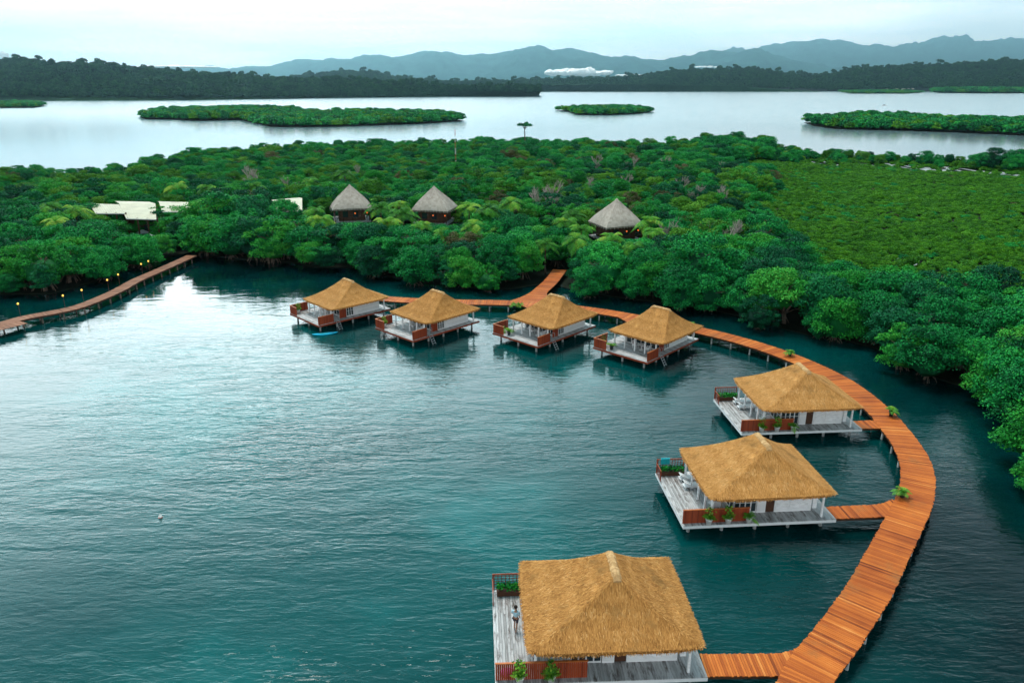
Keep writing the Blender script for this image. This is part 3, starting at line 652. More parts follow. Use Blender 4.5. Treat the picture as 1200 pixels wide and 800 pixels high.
# connecting spurs from bungalow decks to the boardwalk
def nearest(v): return min(MAIN, key=lambda c: (c-Vector(v[:2])).length)
for k in range(4, 7):
    s = loc2w(k, BX+.02, .95); e0 = loc2w(k, BX+{4:3.2,5:5.9,6:6.4}[k], .95 if k != 6 else .7)
    spur([s[:2], s.lerp(e0,.5)[:2], e0[:2]], 1.7, 1.8, flare=.75)
for k in range(0, 4):
    s = loc2w(k, BX-.9, BY); e0 = nearest(loc2w(k, BX-.9, BY+5)); C_ = [s.to_2d(), (s.to_2d()+e0)/2, e0]
    if (e0-s.to_2d()).length > 2: spur(C_, 1.6, 1.8)
# branch to the shore
a0 = at(622,355,DZ).to_2d(); a1 = at(632,342,DZ).to_2d(); a2 = at(645,330,DZ).to_2d(); a3 = at(656,316,DZ).to_2d()
spur([a3, a2, a1, a0], 2.4, 2.6, flare=2.5, name='shore_branch_deck')

# left boardwalk
lw = empty('boardwalk', (0,0,0)); tag(lw, 'narrow brown plank boardwalk at the left edge running into the trees, lit by small lamps', 'boardwalk')
lc = [at(x,y,DZ).to_2d() for x,y in ((-60,394),(0,379.5),(28,372),(60,366),(90,359.5),(118,349),(140,339),(160,328),(185,317),(210,306),(225,299))]
LC = spline(lc, .17); mb = MB(); plank_strip(mb, LC, lambda t: 1.05, lambda t: 1.05); mb.build('plank_deck', M['walkbrown'], lw)
mb = MB(); c0 = at(-40,388,DZ); C2 = spline([at(-60,396,DZ).to_2d(), at(-10,386,DZ).to_2d(), at(27,377,DZ).to_2d()], .17); plank_strip(mb, C2, lambda t: 1.15, lambda t: 1.15, DZ-.02); mb.build('landing_deck', M['walkbrown'], lw)
mb = MB(); beams(mb, LC, .95, DZ-.27, DZ-.055); mb.build('bearer', M['brownwood'], lw); mb = MB(); beams(mb, LC, -.95, DZ-.27, DZ-.055); mb.build('bearer', M['brownwood'], lw)
add_piles(lw, LC, 1.05, 16, M['pilebrown'], .12, 60)

# lamps along it
LAMPX = [(26,352),(78,344),(103,336),(133,325),(146,317),(172,309),(180,302)]
LNAME = ['at the far left end', 'second from the left end', 'just before the bend', 'halfway up', 'just past halfway', 'second nearest the trees', 'deepest among the trees']
for i, (lx, ly) in enumerate(LAMPX):
    c = min(LC, key=lambda q: abs(proj(q.x,q.y,DZ)[0]-lx-2)); j = min(range(1,len(LC)-1), key=lambda q: (LC[q]-c).length)
    d = (LC[j+1]-LC[j-1]).normalized(); nn = Vector((-d.y, d.x)); q = c+nn*1.0
    r_ = empty('lamp_post', (q.x, q.y, DZ)); tag(r_, 'small glowing yellow lamp on the left boardwalk, '+LNAME[i], 'lamp', 'lamps along the left boardwalk')
    mb = MB(); mb.tube((0,0,-.1),(0,0,1.75),.035,.03,6); mb.build('post', M['brownwood'], r_)
    mb = MB(); mb.lathe([(.04,0),(.12,.07),(.14,.16),(.10,.25),(.04,.3)], (0,0,1.72), 10); mb.build('lamp_globe', M['lamp'], r_, True)

# ------------------------------------------------------------------ potted plants, furniture
def make_pot(dark, seed, h=1.0, bushy=False):
    r_ = empty('potted_plant', (0,0,0)); mb = MB(); mb.lathe([(.17,0),(.25,.42),(.28,.45),(.28,.5),(.2,.49)], n=12); mb.build('pot', M['potdark' if dark else 'potwhite'], r_, True)
    if not bushy: mb = palm_crown(seed, .95*h, 13, 'potplant', .8, .5)
    else:
        mb = palm_crown(seed, .75*h, 16, 'potplant', .45, .5)
        for q in range(90):
            v = Vector((random.gauss(0,.16), random.gauss(0,.16), random.uniform(.55,1.5*h))); e = Vector((random.uniform(-1,1),random.uniform(-1,1),random.uniform(-.2,.6))).normalized()*.16; s_ = e.orthogonal().normalized()*.05
            mb.add([v, v+e*.5+s_, v+e, v+e*.5-s_], [(0,1,2,3)], random.random())
    mb.build('foliage', M['potplant'], r_); return r_
pp = [make_pot(False, 1), make_pot(False, 2, 1.0, True), make_pot(True, 3, 1.15), make_pot(True, 5, 1.3)]; used = set()
def put_pot(i, pos, rz, label, group=None):
    o = pp[i] if i not in used else copy_tree(pp[i]); used.add(i); o.location = pos; o.rotation_euler = (0,0,rz)
    if 'group' in o: del o['group']
    tag(o, label, 'potted plant', group)
ordn = ['left', 'middle', 'right']
for k, nm in ((4, 'upper right bungalow'), (5, 'middle right bungalow')):
    for i, x in enumerate((1.95, 3.45, 5.05)):
        put_pot([1,1,0][i], loc2w(k, x, .05), i*2.1+k, f'{ordn[i]} of three white pot plants by the red screen of the {nm}', 'white potted plants at the red screens')
for i, x in enumerate((1.35, 3.1)):
    put_pot(1, loc2w(6, x, .05), i*1.7+.4, f'{["left","right"][i]} of two bushy white pot plants at the nearest bungalow, cut by the frame', 'white potted plants at the red screens')
for (px, py, lab, h) in ((1057,582,'dark potted palm on the boardwalk beside the middle right bungalow spur',2),(1044,487,'dark potted palm on the outer edge of the boardwalk above the bend',3),(925.5,417,'dark potted palm on the boardwalk above the upper right bungalow',2),
                     (602,361,'dark potted palm at the foot of the shore walkway, left of the pair',2),(609,361,'dark potted palm at the foot of the shore walkway, right of the pair',2),(808,384,'tall dark potted palm on the boardwalk behind the fourth bungalow',3)):
    put_pot(h, at(px,py,DZ), px, lab)
for k in range(4):
    put_pot(1 if k != 2 else 0, loc2w(k, .9, BY-.9), k*1.3, f'leafy white pot plant in the back corner of the {BSHORT[k]}', 'corner plants on the far decks')
    if k in (2,3): put_pot(3, loc2w(k, .75, BY-2.3), k, f'dark pot plant by the deck edge of the {BSHORT[k]}')
def planter(k):
    r_ = empty('planter_box', loc2w(k, 1.3, BY-.45), BF[k][1]); mb = MB(); mb.box(-1.0,1.0,-.2,.2,0,.34); mb.box(-1.03,1.03,-.23,.23,.34,.38); mb.build('box', M['brownwood'], r_)
    mb = MB()
    for q in range(420):
        v = Vector((random.uniform(-.98,.98), random.gauss(0,.13), random.uniform(.36,.75))); e = Vector((random.uniform(-1,1),random.uniform(-1,1),random.uniform(.1,1))).normalized()*.2; s_ = e.orthogonal().normalized()*.05
        mb.add([v, v+e*.5+s_, v+e, v+e*.5-s_], [(0,1,2,3)], random.random()*.8)
    mb.build('foliage', M['lush2'], r_); tag(r_, f'green planter box at the back rail of the {BSHORT[k]}', 'planter', 'planter boxes at the back rails')
for k in (4,5,6): planter(k)
def make_chair():
    r_ = empty('patio_chair', (0,0,0)); mb = MB(); mb.box(-.3,.3,-.3,.3,.38,.45); mb.box(-.27,.27,-.28,.26,.45,.53); mb.build('seat', M['white'], r_)
    mb = MB(); mb.add([(-.3,.26,.45),(.3,.26,.45),(.3,.32,.45),(-.3,.32,.45),(-.3,.4,.95),(.3,.4,.95),(.3,.45,.95),(-.3,.45,.95)], [(0,3,2,1),(4,5,6,7),(0,1,5,4),(1,2,6,5),(2,3,7,6),(3,0,4,7)]); mb.build('backrest', M['white'], r_)
    for sx in (-1,1):
        mb = MB(); mb.box(sx*.3-.03,sx*.3+.03,-.3,.3,.62,.66); mb.box(sx*.3-.025,sx*.3+.025,-.27,-.22,.451,.62); mb.build('armrest', M['white'], r_)
        for sy in (-1,1):
            mb = MB(); mb.tube((sx*.26,sy*.26,0),(sx*.25,sy*.25,.38),.025,.03,6); mb.build('leg', M['white'], r_)
    return r_
def make_table():
    r_ = empty('patio_table', (0,0,0)); mb = MB(); mb.lathe([(.02,.68),(.48,.68),(.5,.70),(.48,.72),(.02,.72)], n=18); mb.build('table_top', M['white'], r_)
    mb = MB(); mb.tube((0,0,.02),(0,0,.68),.045,.04,8); mb.lathe([(.3,0),(.28,.03),(.05,.05)], n=12); mb.build('pedestal', M['white'], r_); return r_
def make_lounger():
    r_ = empty('sun_lounger', (0,0,0)); mb = MB(); mb.box(-.32,.32,-.95,.95,.22,.28); mb.build('frame', M['white'], r_)
    mb = MB(); mb.box(-.3,.3,-.93,.35,.285,.37); mb.add([(-.3,.35,.285),(.3,.35,.285),(.3,.93,.6),(-.3,.93,.6),(-.3,.33,.37),(.3,.33,.37),(.3,.9,.68),(-.3,.9,.68)], [(0,3,2,1),(4,5,6,7),(0,1,5,4),(1,2,6,5),(2,3,7,6),(3,0,4,7)]); mb.build('mattress', M['white'], r_)
    for sx in (-1,1):
        for sy in (-1,1):
            mb = MB(); mb.box(sx*.27-.03,sx*.27+.03,sy*.85-.03,sy*.85+.03,0,.22); mb.build('leg', M['white'], r_)
    return r_
pc = make_chair(); pt = make_table(); pl = make_lounger(); first = {id(pc):1, id(pt):1, id(pl):1}
def put(o, k, x, y, rz, label, cat, group):
    c = o if first.pop(id(o), None) else copy_tree(o); c.location = loc2w(k, x, y); c.rotation_euler = (0,0,BF[k][1]+rz); tag(c, label, cat, group)
for k in range(6):
    put(pt, k, 3.2, 3.0, 0, f'round white table on the veranda of the {BSHORT[k]}', 'table', 'white veranda tables')
    put(pc, k, 3.15, 2.1, math.pi, f'white armchair on the front side of the veranda table, {BSHORT[k]}', 'chair', 'white veranda chairs')
    put(pc, k, 3.25, 3.95, 0, f'white armchair behind the veranda table, {BSHORT[k]}', 'chair', 'white veranda chairs')
for k in (4,5):
    for j, y in enumerate((5.4, 6.6)):
        put(pl, k, 2.55, y, math.pi/2, f'white sun lounger under the left eave, {["front","back"][j]} one, {BSHORT[k]}', 'sun lounger', 'white sun loungers under the eaves')
# towel, cloth
mb = MB(); 
for i in range(7):
    x = i*.11; mb.add([(x,-.05,0),(x+.11,-.05+.02*(i%2),0),(x+.11,-.06,-.5),(x,-.07+.02*(i%2),-.52),(x,.05,.02),(x+.11,.05,.02)], [(0,1,2,3),(0,4,5,1)])
o = mb.build('towel', M['teal_cloth']); o.location = loc2w(5,.35,BY-.1,1.36); o.rotation_euler = (0,0,BF[5][1]); sm_ = o.modifiers.new('thickness','SOLIDIFY'); sm_.thickness = .015
tag(o, 'turquoise towel hanging over the back rail of the middle right bungalow', 'towel')
mb = MB()
bm = bmesh.new(); bmesh.ops.create_icosphere(bm, subdivisions=3, radius=.3)
for v in bm.verts: v.co *= 1+.35*noise.noise(v.co*5); v.co.z = max(0, v.co.z*.55+.12); v.co.x *= 1.5
me = bpy.data.meshes.new('cloth_bundle'); bm.to_mesh(me); bm.free(); me.materials.append(M['pink']); o = bpy.data.objects.new('cloth_bundle', me); COL.objects.link(o); o.location = loc2w(6,.75,.75)
tag(o, 'crumpled pink cloth on the deck behind the red screen of the nearest bungalow', 'cloth')

# paddleboard
def ell_board():
    bm = bmesh.new(); bmesh.ops.create_uvsphere(bm, u_segments=24, v_segments=10, radius=1)
    for v in bm.verts:
        v.co.x *= 1.75; v.co.y *= .42*(1-.25*(v.co.x/1.75)**2); v.co.z = max(-.08, min(.08, v.co.z*.16))+.10*(abs(v.co.x)/1.75)**3
    me = bpy.data.meshes.new('hull'); bm.to_mesh(me); bm.free(); me.materials.append(M['blue']); return me
r_ = empty('paddleboard', at(381,391,.08), R(18)); tag(r_, 'bright blue paddleboard floating beneath the deck of the leftmost bungalow', 'paddleboard')
o = bpy.data.objects.new('hull', ell_board()); COL.objects.link(o); o.parent = r_
mb = MB(); mb.box(-.7,.4,-.22,.22,.083,.1); mb.build('grip_pad', M['teal_cloth'], r_)
mb = MB(); mb.tube((-.9,.1,.13),(.9,-.12,.13),.02,.02,6); mb.box(.85,1.2,-.2,-.04,.11,.14); mb.build('paddle', M['potdark'], r_)
# buoy
r_ = empty('buoy', at(188,606,0)); r_.scale = (.65,.65,.65); tag(r_, 'small white mooring buoy floating alone in open water', 'buoy')
mb = MB(); mb.lathe([(.03,-.2),(.2,-.1),(.26,.05),(.2,.22),(.07,.32),(.05,.42),(.02,.44)], n=14); mb.build('float', M['potwhite'], r_, True)
mb = MB(); mb.lathe([(.262,.02),(.275,.05),(.262,.08)], n=14); mb.build('band', M['red'], r_)

# person on the nearest deck
def person(loc, rz):
    r_ = empty('person', loc, rz); tag(r_, 'person in pale blue top stepping along the deck at the nearest bungalow eave', 'person')
    def skin(name, V, E, Rd, m, sub=2):
        me = bpy.data.meshes.new(name); me.from_pydata(V, E, []); o = bpy.data.objects.new(name, me); COL.objects.link(o); o.parent = r_
        bpy.context.view_layer.objects.active = o; md = o.modifiers.new('skin','SKIN'); 
        if not me.skin_vertices: 
            with bpy.context.temp_override(object=o): bpy.ops.mesh.customdata_skin_add()
        for i, q in enumerate(Rd): me.skin_vertices[0].data[i].radius = (q, q*.85) if not isinstance(q, tuple) else q
        me.skin_vertices[0].data[0].use_root = True
        s = o.modifiers.new('sub','SUBSURF'); s.levels = s.render_levels = sub; me.materials.append(m); return o
    V = [(0,0,.95),(0,.01,1.15),(0,.02,1.35),(0,.0,1.46),(0,-.02,1.53),(0,-.03,1.64),
         (.09,0,.88),(.11,-.12,.5),(.11,-.02,.1),(.11,-.16,.04),(-.09,0,.88),(-.10,.08,.48),(-.10,.28,.12),(-.10,.16,.04),
         (.19,.02,1.4),(.27,-.05,1.14),(.25,-.27,.98),(.24,-.34,.94),(-.19,.02,1.4),(-.27,.08,1.14),(-.25,-.06,.92),(-.24,-.1,.86)]
    E = [(0,1),(1,2),(2,3),(3,4),(4,5),(0,6),(6,7),(7,8),(8,9),(0,10),(10,11),(11,12),(12,13),(2,14),(14,15),(15,16),(16,17),(2,18),(18,19),(19,20),(20,21)]
    Rd = [(.15,.11),(.13,.09),(.14,.09),.055,.06,.10,.09,.06,.04,.045,.09,.06,.04,.045,.055,.04,.03,.03,.055,.04,.03,.03]
    skin('body', V, E, Rd, M['skin'])
    skin('shirt', [(0,0,.98),(0,.01,1.15),(0,.02,1.38),(.19,.02,1.41),(.265,-.04,1.18),(-.19,.02,1.41),(-.265,.07,1.18)], [(0,1),(1,2),(2,3),(3,4),(2,5),(5,6)], [(.18,.14),(.165,.125),(.165,.12),.08,.065,.08,.065], M['shirt'])
    skin('shorts', [(0,0,.96),(.1,0,.84),(.115,-.1,.58),(-.1,0,.84),(-.11,.06,.58)], [(0,1),(1,2),(0,3),(3,4)], [(.165,.13),.115,.09,.115,.09], M['shorts'])
    bm = bmesh.new(); bmesh.ops.create_icosphere(bm, subdivisions=3, radius=.115)
    for v in bm.verts: v.co.y += .02; v.co.z = v.co.z*1.05 if v.co.z > -.03 or v.co.y > 0 else -.03
    me = bpy.data.meshes.new('hair'); bm.to_mesh(me); bm.free(); me.materials.append(M['hair']); o = bpy.data.objects.new('hair', me); COL.objects.link(o); o.parent = r_; o.location = (0,-.015,1.70)
person(loc2w(6, 1.35, 4.3), R(160))

# ------------------------------------------------------------------ huts in the forest
HUTS = [((409.5,238.5), 'grey thatched hut farthest left among the trees', 8.6), ((508.5,240.5), 'grey thatched hut in the middle among the trees', 8.6), ((723,258), 'grey thatched hut at right among the trees', 8.6)]
def make_hut():
    r_ = empty('forest_hut', (0,0,0)); mb = MB(); n = 48; m_ = 14; vs = []; fs = []; ts = []; Hr = 4.6; Rr = 5.1
    for j in range(m_+1):
        t = j/m_
        for i in range(n):
            a = 2*math.pi*i/n; sq = 1/max(abs(math.cos(a)), abs(math.sin(a))); rr = (Rr*.80)*(1+(sq-1)*.72*(1-t)**.6)*(.42*math.cos(t*math.pi/2)+.58*(1-t)**1.15)
            rr = max(rr, .10); z = 5.0+Hr*t
            z += .05*noise.noise(Vector((math.cos(a)*3, math.sin(a)*3, t*6)))
            vs.append((rr*math.cos(a), rr*math.sin(a), z - (.45*(sq-1)*(1-t)**2)))
    for j in range(m_):
        for i in range(n): fs.append((j*n+i, j*n+(i+1)%n, (j+1)*n+(i+1)%n, (j+1)*n+i)); ts.append(random.uniform(.35,.65))
    fs.append(tuple(range(m_*n, (m_+1)*n))); ts.append(.7); mb.add(vs, fs, ts)
    # underside ring
    o0 = len(mb.v); mb.add([(x*.97,y*.97,z-.3) for x,y,z in vs[:n]], []); 
    for i in range(n): mb.f.append((i, o0+i, o0+(i+1)%n, (i+1)%n)); mb.t.append(.15)
    mb.f.append(tuple(range(o0, o0+n))); mb.t.append(.05)
    for q in range(2600):
        t = random.random()**1.5*.95; a = random.uniform(0, 6.28); j = min(m_-1, int(t*m_)); i = int(a/6.2832*n) % n
        p = Vector(vs[j*n+i]).lerp(Vector(vs[(j+1)*n+i]), t*m_-j)
        dn = (Vector(vs[j*n+i])-Vector(vs[(j+1)*n+i])).normalized(); s_ = Vector((-math.sin(a), math.cos(a), 0)); out = Vector((math.cos(a), math.sin(a), .6))*.04
        mb.add([p+out*.4-s_*.03, p+out*.4+s_*.03, p+dn*.5+out+s_*.02, p+dn*.5+out-s_*.02], [(0,1,2,3)], min(1,max(0,random.gauss(.5,.2))))
    mb.build('roof', M['gray_thatch'], r_)
    mb = MB(); mb.box(-3.6,3.6,-3.6,3.6,1.9,2.1,.5); mb.build('floor_deck', M['deck'], r_)
    mb = MB(); panelled(mb, -2.6, 2.6, -2.6, 2.7, 2.1); panelled(mb, -2.6, 2.6, 2.6, 2.7, 2.1); panelled(mb, -2.56, 2.56, 2.6, 2.7, 2.1, axis='y'); panelled(mb, -2.56, 2.56, -2.6, 2.7, 2.1, axis='y'); w = mb.build('wall', M['brownwood'], r_)
    for x in (-1.3,.7):
        mb = MB(); mb.box(x-.5,x+.5,-2.68,-2.64,2.9,4.2); mb.build('window', M['glass'], w)
    mb = MB(); mb.box(-3.55,3.55,-3.55,-3.48,2.9,2.98); mb.box(-3.55,-3.48,-3.47,3.5,2.9,2.98); mb.box(3.48,3.55,-3.47,3.5,2.9,2.98)
    for i in range(13): mb.box(-3.5+i*.58,-3.45+i*.58,-3.54,-3.49,2.1,2.9)
    mb.build('railing', M['brownwood'], r_)
    for sx in (-1,1):
        for sy in (-1,1):
            mb = MB(); mb.tube((sx*3.4,sy*3.4,-.3),(sx*3.4,sy*3.4,4.9),.1,.09,7); mb.build('post', M['brownwood'], r_)
    for x, y in ((.6,-3.1),(3.0,-2.9)):
        mb = MB(); mb.lathe([(.03,0),(.12,.08),(.15,.2),(.1,.3),(.03,.34)], (x,y,3.6), 10); mb.build('lamp', M['lamp_orange'], r_, True)
    return r_
h0 = make_hut()
HP = []
for i, (p, lab, _) in enumerate(HUTS):
    o = h0 if i == 0 else copy_tree(h0); q = at(p[0], p[1], 5.9); o.location = (q.x, q.y+1.5, -.1); o.scale = (1.15,1.15,1.06); o.rotation_euler = (0,0,R([14,-12,20][i])); HP.append((q.x, q.y+1.5)); tag(o, lab, 'hut', 'grey thatched huts in the forest')

# lodge with long cream roofs
def roof_slab(mb, c, bt=.12):
    """c: four corners top-left, top-right, bottom-right, bottom-left (3d)"""
    c = [Vector(p) for p in c]; dn = Vector((0,0,-bt)); mb.add(c+[p+dn for p in c], [(3,2,1,0),(4,5,6,7),(0,1,5,4),(1,2,6,5),(2,3,7,6),(3,0,4,7)])
def lodge(name, segs, label):
    base = at(segs[0][0][0], segs[0][0][1], 6.5); r_ = empty(name, (base.x, base.y, 0)); tag(r_, label, 'lodge')
    for s in segs:
        zb_ = 5.7 if s[3][1] > 253 else 6.3; tl, tr = at(*s[0],7.0), at(*s[1],7.0); br, bl = at(*s[2],zb_), at(*s[3],zb_); off = Vector((-base.x,-base.y,0))
        mb = MB(); roof_slab(mb, [tl+off,tr+off,br+off,bl+off]); n = 12
        for i in range(n+1):
            a = tl.lerp(tr,i/n)+off; b = bl.lerp(br,i/n)+off; mb.tube(a+Vector((0,0,.03)), b+Vector((0,0,.03)), .035,.035,4)
        back = (tl-bl)*.8; back.z = -1.2; roof_slab(mb, [tl+off+back, tr+off+back, tr+off+Vector((0,.03,-.02)), tl+off+Vector((0,.03,-.02))]); rf = mb.build('roof', M['cream'], r_)
        mb = MB(); a = bl+off; b = br+off; d = (b-a); 
        mb.tube(a+Vector((0,-.08,-.1)), b+Vector((0,-.08,-.1)), .12,.12,6); mb.build('gutter', M['steel'], rf)
        for i in range(4):
            q = a.lerp(b,i/3)+Vector((0,.5,0)); m2 = MB(); m2.box(q.x-.12,q.x+.12,q.y-.12,q.y+.12,.1,q.z+.1); m2.build('column', M['brownwood'], r_)
        u = d.normalized(); w_ = Vector((0,1,0)); q0 = a+Vector((0,4.0,0)); q1 = b+Vector((0,4.0,0)); m3 = MB()
        m3.add([(q0.x,q0.y,.1),(q1.x,q1.y,.1),(q1.x,q1.y,q1.z-.3),(q0.x,q0.y,q0.z-.3),(q0.x,q0.y+.15,.1),(q1.x,q1.y+.15,.1),(q1.x,q1.y+.15,q1.z-.3),(q0.x,q0.y+.15,q0.z-.3)], [(0,1,2,3),(7,6,5,4),(3,2,6,7),(0,3,7,4),(1,5,6,2)]); wl = m3.build('wall', M['brownwood'], r_)
        m4 = MB(); c_ = q0.lerp(q1,.5); m4.box(c_.x-1.6,c_.x+1.6,c_.y-.12,c_.y-.04,1.2,3.6); m4.build('window', M['glass'], wl)
    return r_
lodge('lodge', [[(104,238.5),(139,239.5),(146,250),(112,250)], [(139,237.5),(182,238.5),(183,257),(148,256)], [(186,236),(240,237.5),(236,248),(190,248)], [(240,239),(264,239.5),(262,247),(238,247)]], 'long low lodge with stepped cream metal roofs behind the left trees')
lodge('lodge', [[(320,235),(354,232),(354,247),(324,248)]], 'short cream metal roofed building left of the leftmost forest hut')
# white parasol tables below the lodge
for i, (px, py) in enumerate(((167,272),(176,277))):
    r_ = empty('parasol', at(px,py,2.2)-Vector((0,0,2.1))); tag(r_, ['white parasol under the lodge roof gap, the left one','white parasol under the lodge roof gap, the right one'][i], 'parasol')
    mb = MB(); mb.tube((0,0,0),(0,0,2.5),.05,.05,6); mb.build('pole', M['steel'], r_); mb = MB(); mb.lathe([(1.5,2.0),(1.45,2.06),(.7,2.4),(.03,2.65)], n=8); mb.build('canopy', M['white'], r_)

# radio mast, emergent tree
q = at(534,190,4); r_ = empty('radio_mast', (q.x, q.y, 0)); tag(r_, 'thin red and white radio mast rising above the forest', 'mast'); top = at_y(534,146,q.y).z
n = 7
for i in range(n):
    z0, z1 = top*.9*i/n, top*.9*(i+1)/n; mb = MB()
    for a in (0,2.09,4.19): mb.tube((.2*math.cos(a),.2*math.sin(a),z0),(.2*math.cos(a),.2*math.sin(a),z1),.04,.04,5)
    for j in range(5):
        a, b = (0,2.09) if j % 2 else (2.09,4.19); zz = z0+(z1-z0)*j/5; mb.tube((.2*math.cos(a),.2*math.sin(a),zz),(.2*math.cos(b),.2*math.sin(b),zz+(z1-z0)/5),.025,.025,4)
    mb.build('mast_section', M['red' if i % 2 == 0 else 'white'], r_)
mb = MB(); mb.tube((0,0,top*.9),(0,0,top),.04,.02,5); mb.build('antenna', M['steel'], r_)
q = at(615,163,6); Yq = q.y; topz = at_y(615,144,Yq).z
r_ = empty('emergent_tree', (at_y(615,160,Yq).x, Yq, 0)); tag(r_, 'lone tall umbrella-shaped tree standing above the forest skyline', 'tree')
mb = MB(); mb.path([(0,0,-.2),(.1,0,topz*.4),(-.1,.1,topz*.75),(0,0,topz*.93)], [.35,.3,.22,.12], 7)
for a in range(6): mb.path([(0,0,topz*.78),(1.8*math.cos(a),1.8*math.sin(a),topz*.9)], [.12,.04], 5)
mb.build('trunk', M['trunk'], r_)
cm = crown_mesh('crown', M['deep'], Rr=3.6, z0=topz-3.4, z1=topz+.3, nl=9, per=150, leaf=.6, seed=77, lob=(1.0,1.5), skirt=False, core=False); o = bpy.data.objects.new('crown', cm); COL.objects.link(o); o.parent = r_

# ------------------------------------------------------------------ forest
P_scrub = [at(x,y,1.5).to_2d() for x,y in [(842,190),(905,187),(960,189),(1060,192),(1340,202),(1340,402),(1200,386),(1110,378),(1020,352),(955,325),(915,296),(902,264),(893,240),(905,222),(890,207),(870,197)]]
PROT = [(386,432,259,.0),(486,532,261,.0),(701,745,278,.0),(107,183,255,.0),(157,178,272,.0),(322,352,250,.0),(640,656,330,0),(640,676,262,0),(202,240,248,0)]
PROT_Y = [176,174,156,160,158,160,124,165,158]
BRANCH = [a3, a2, a1, a0]
clear = [(x,y,4.6) for x,y in HP]+[(at(x,243,5).x, at(x,243,5).y+3, 5.5) for x in (112,130,150,170,190,210,230,252,330,345)]+[(p.x,p.y,2.6) for p in (a1,a2,a3)]+[(p.x,p.y,1.9) for p in LC[::8]]+[(at(534,190,4).x, at(534,190,4).y, 1.5)]
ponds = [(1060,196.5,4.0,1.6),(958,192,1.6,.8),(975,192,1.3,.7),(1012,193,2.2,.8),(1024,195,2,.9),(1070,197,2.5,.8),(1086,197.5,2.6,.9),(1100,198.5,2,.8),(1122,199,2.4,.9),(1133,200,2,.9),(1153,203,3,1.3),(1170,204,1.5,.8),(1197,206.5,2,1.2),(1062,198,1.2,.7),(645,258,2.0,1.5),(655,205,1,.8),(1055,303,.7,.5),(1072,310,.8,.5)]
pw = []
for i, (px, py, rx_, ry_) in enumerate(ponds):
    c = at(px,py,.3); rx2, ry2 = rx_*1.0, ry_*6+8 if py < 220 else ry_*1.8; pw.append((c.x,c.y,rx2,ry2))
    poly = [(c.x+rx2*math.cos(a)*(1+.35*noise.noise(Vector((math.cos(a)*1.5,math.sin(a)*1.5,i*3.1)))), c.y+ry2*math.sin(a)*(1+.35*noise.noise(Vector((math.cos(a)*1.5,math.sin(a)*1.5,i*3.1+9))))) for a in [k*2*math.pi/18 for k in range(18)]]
    sheet('pond', poly, .3, M['pond_glint'], .1)
cand = []
def blocked(x, y, rad):
    for cx, cy, cr in clear:
        if (x-cx)**2+(y-cy)**2 < (cr+rad*.55)**2: return True
    for cx, cy, rx2, ry2 in pw:
        if ((x-cx)/(rx2+rad*.7))**2+((y-cy)/(ry2+rad*.9))**2 < 1: return True
    return False
def fit_height(x, y, rad, h):
    """lower a tree that would hide a hut or a roof standing behind it"""
    for (xa, xb, yb, _), Y in zip(PROT, PROT_Y):
        if y >= Y-3: continue
        px, py, dep = proj(x, y, h); rp = rad*FPX/dep
        if px+rp*1.1 > xa and px-rp*1.1 < xb:
            while h > 1.2 and min(proj(x,y,h*1.06)[1], proj(x,y-rad*.6,h)[1]) < yb: h -= .25
    return h
def edge_dist(x, y):
    d = 1e9
    for i in range(len(near_px)-1):
        ax, ay = LAND[i]; bx, by = LAND[i+1]; t = max(0, min(1, ((x-ax)*(bx-ax)+(y-ay)*(by-ay))/((bx-ax)**2+(by-ay)**2))); d = min(d, math.hypot(x-ax-t*(bx-ax), y-ay-t*(by-ay)))
    return d
def in_scrub(x, y, P):
    d = Vector((x*.035, y*.035, 4)); return in_poly(x+13*noise.noise(d)+6*noise.noise(d*4), y+15*noise.noise(d+Vector((7,0,0)))+5*noise.noise(d*4+Vector((3,0,0))), P)
step = 4.3; y = 40.0
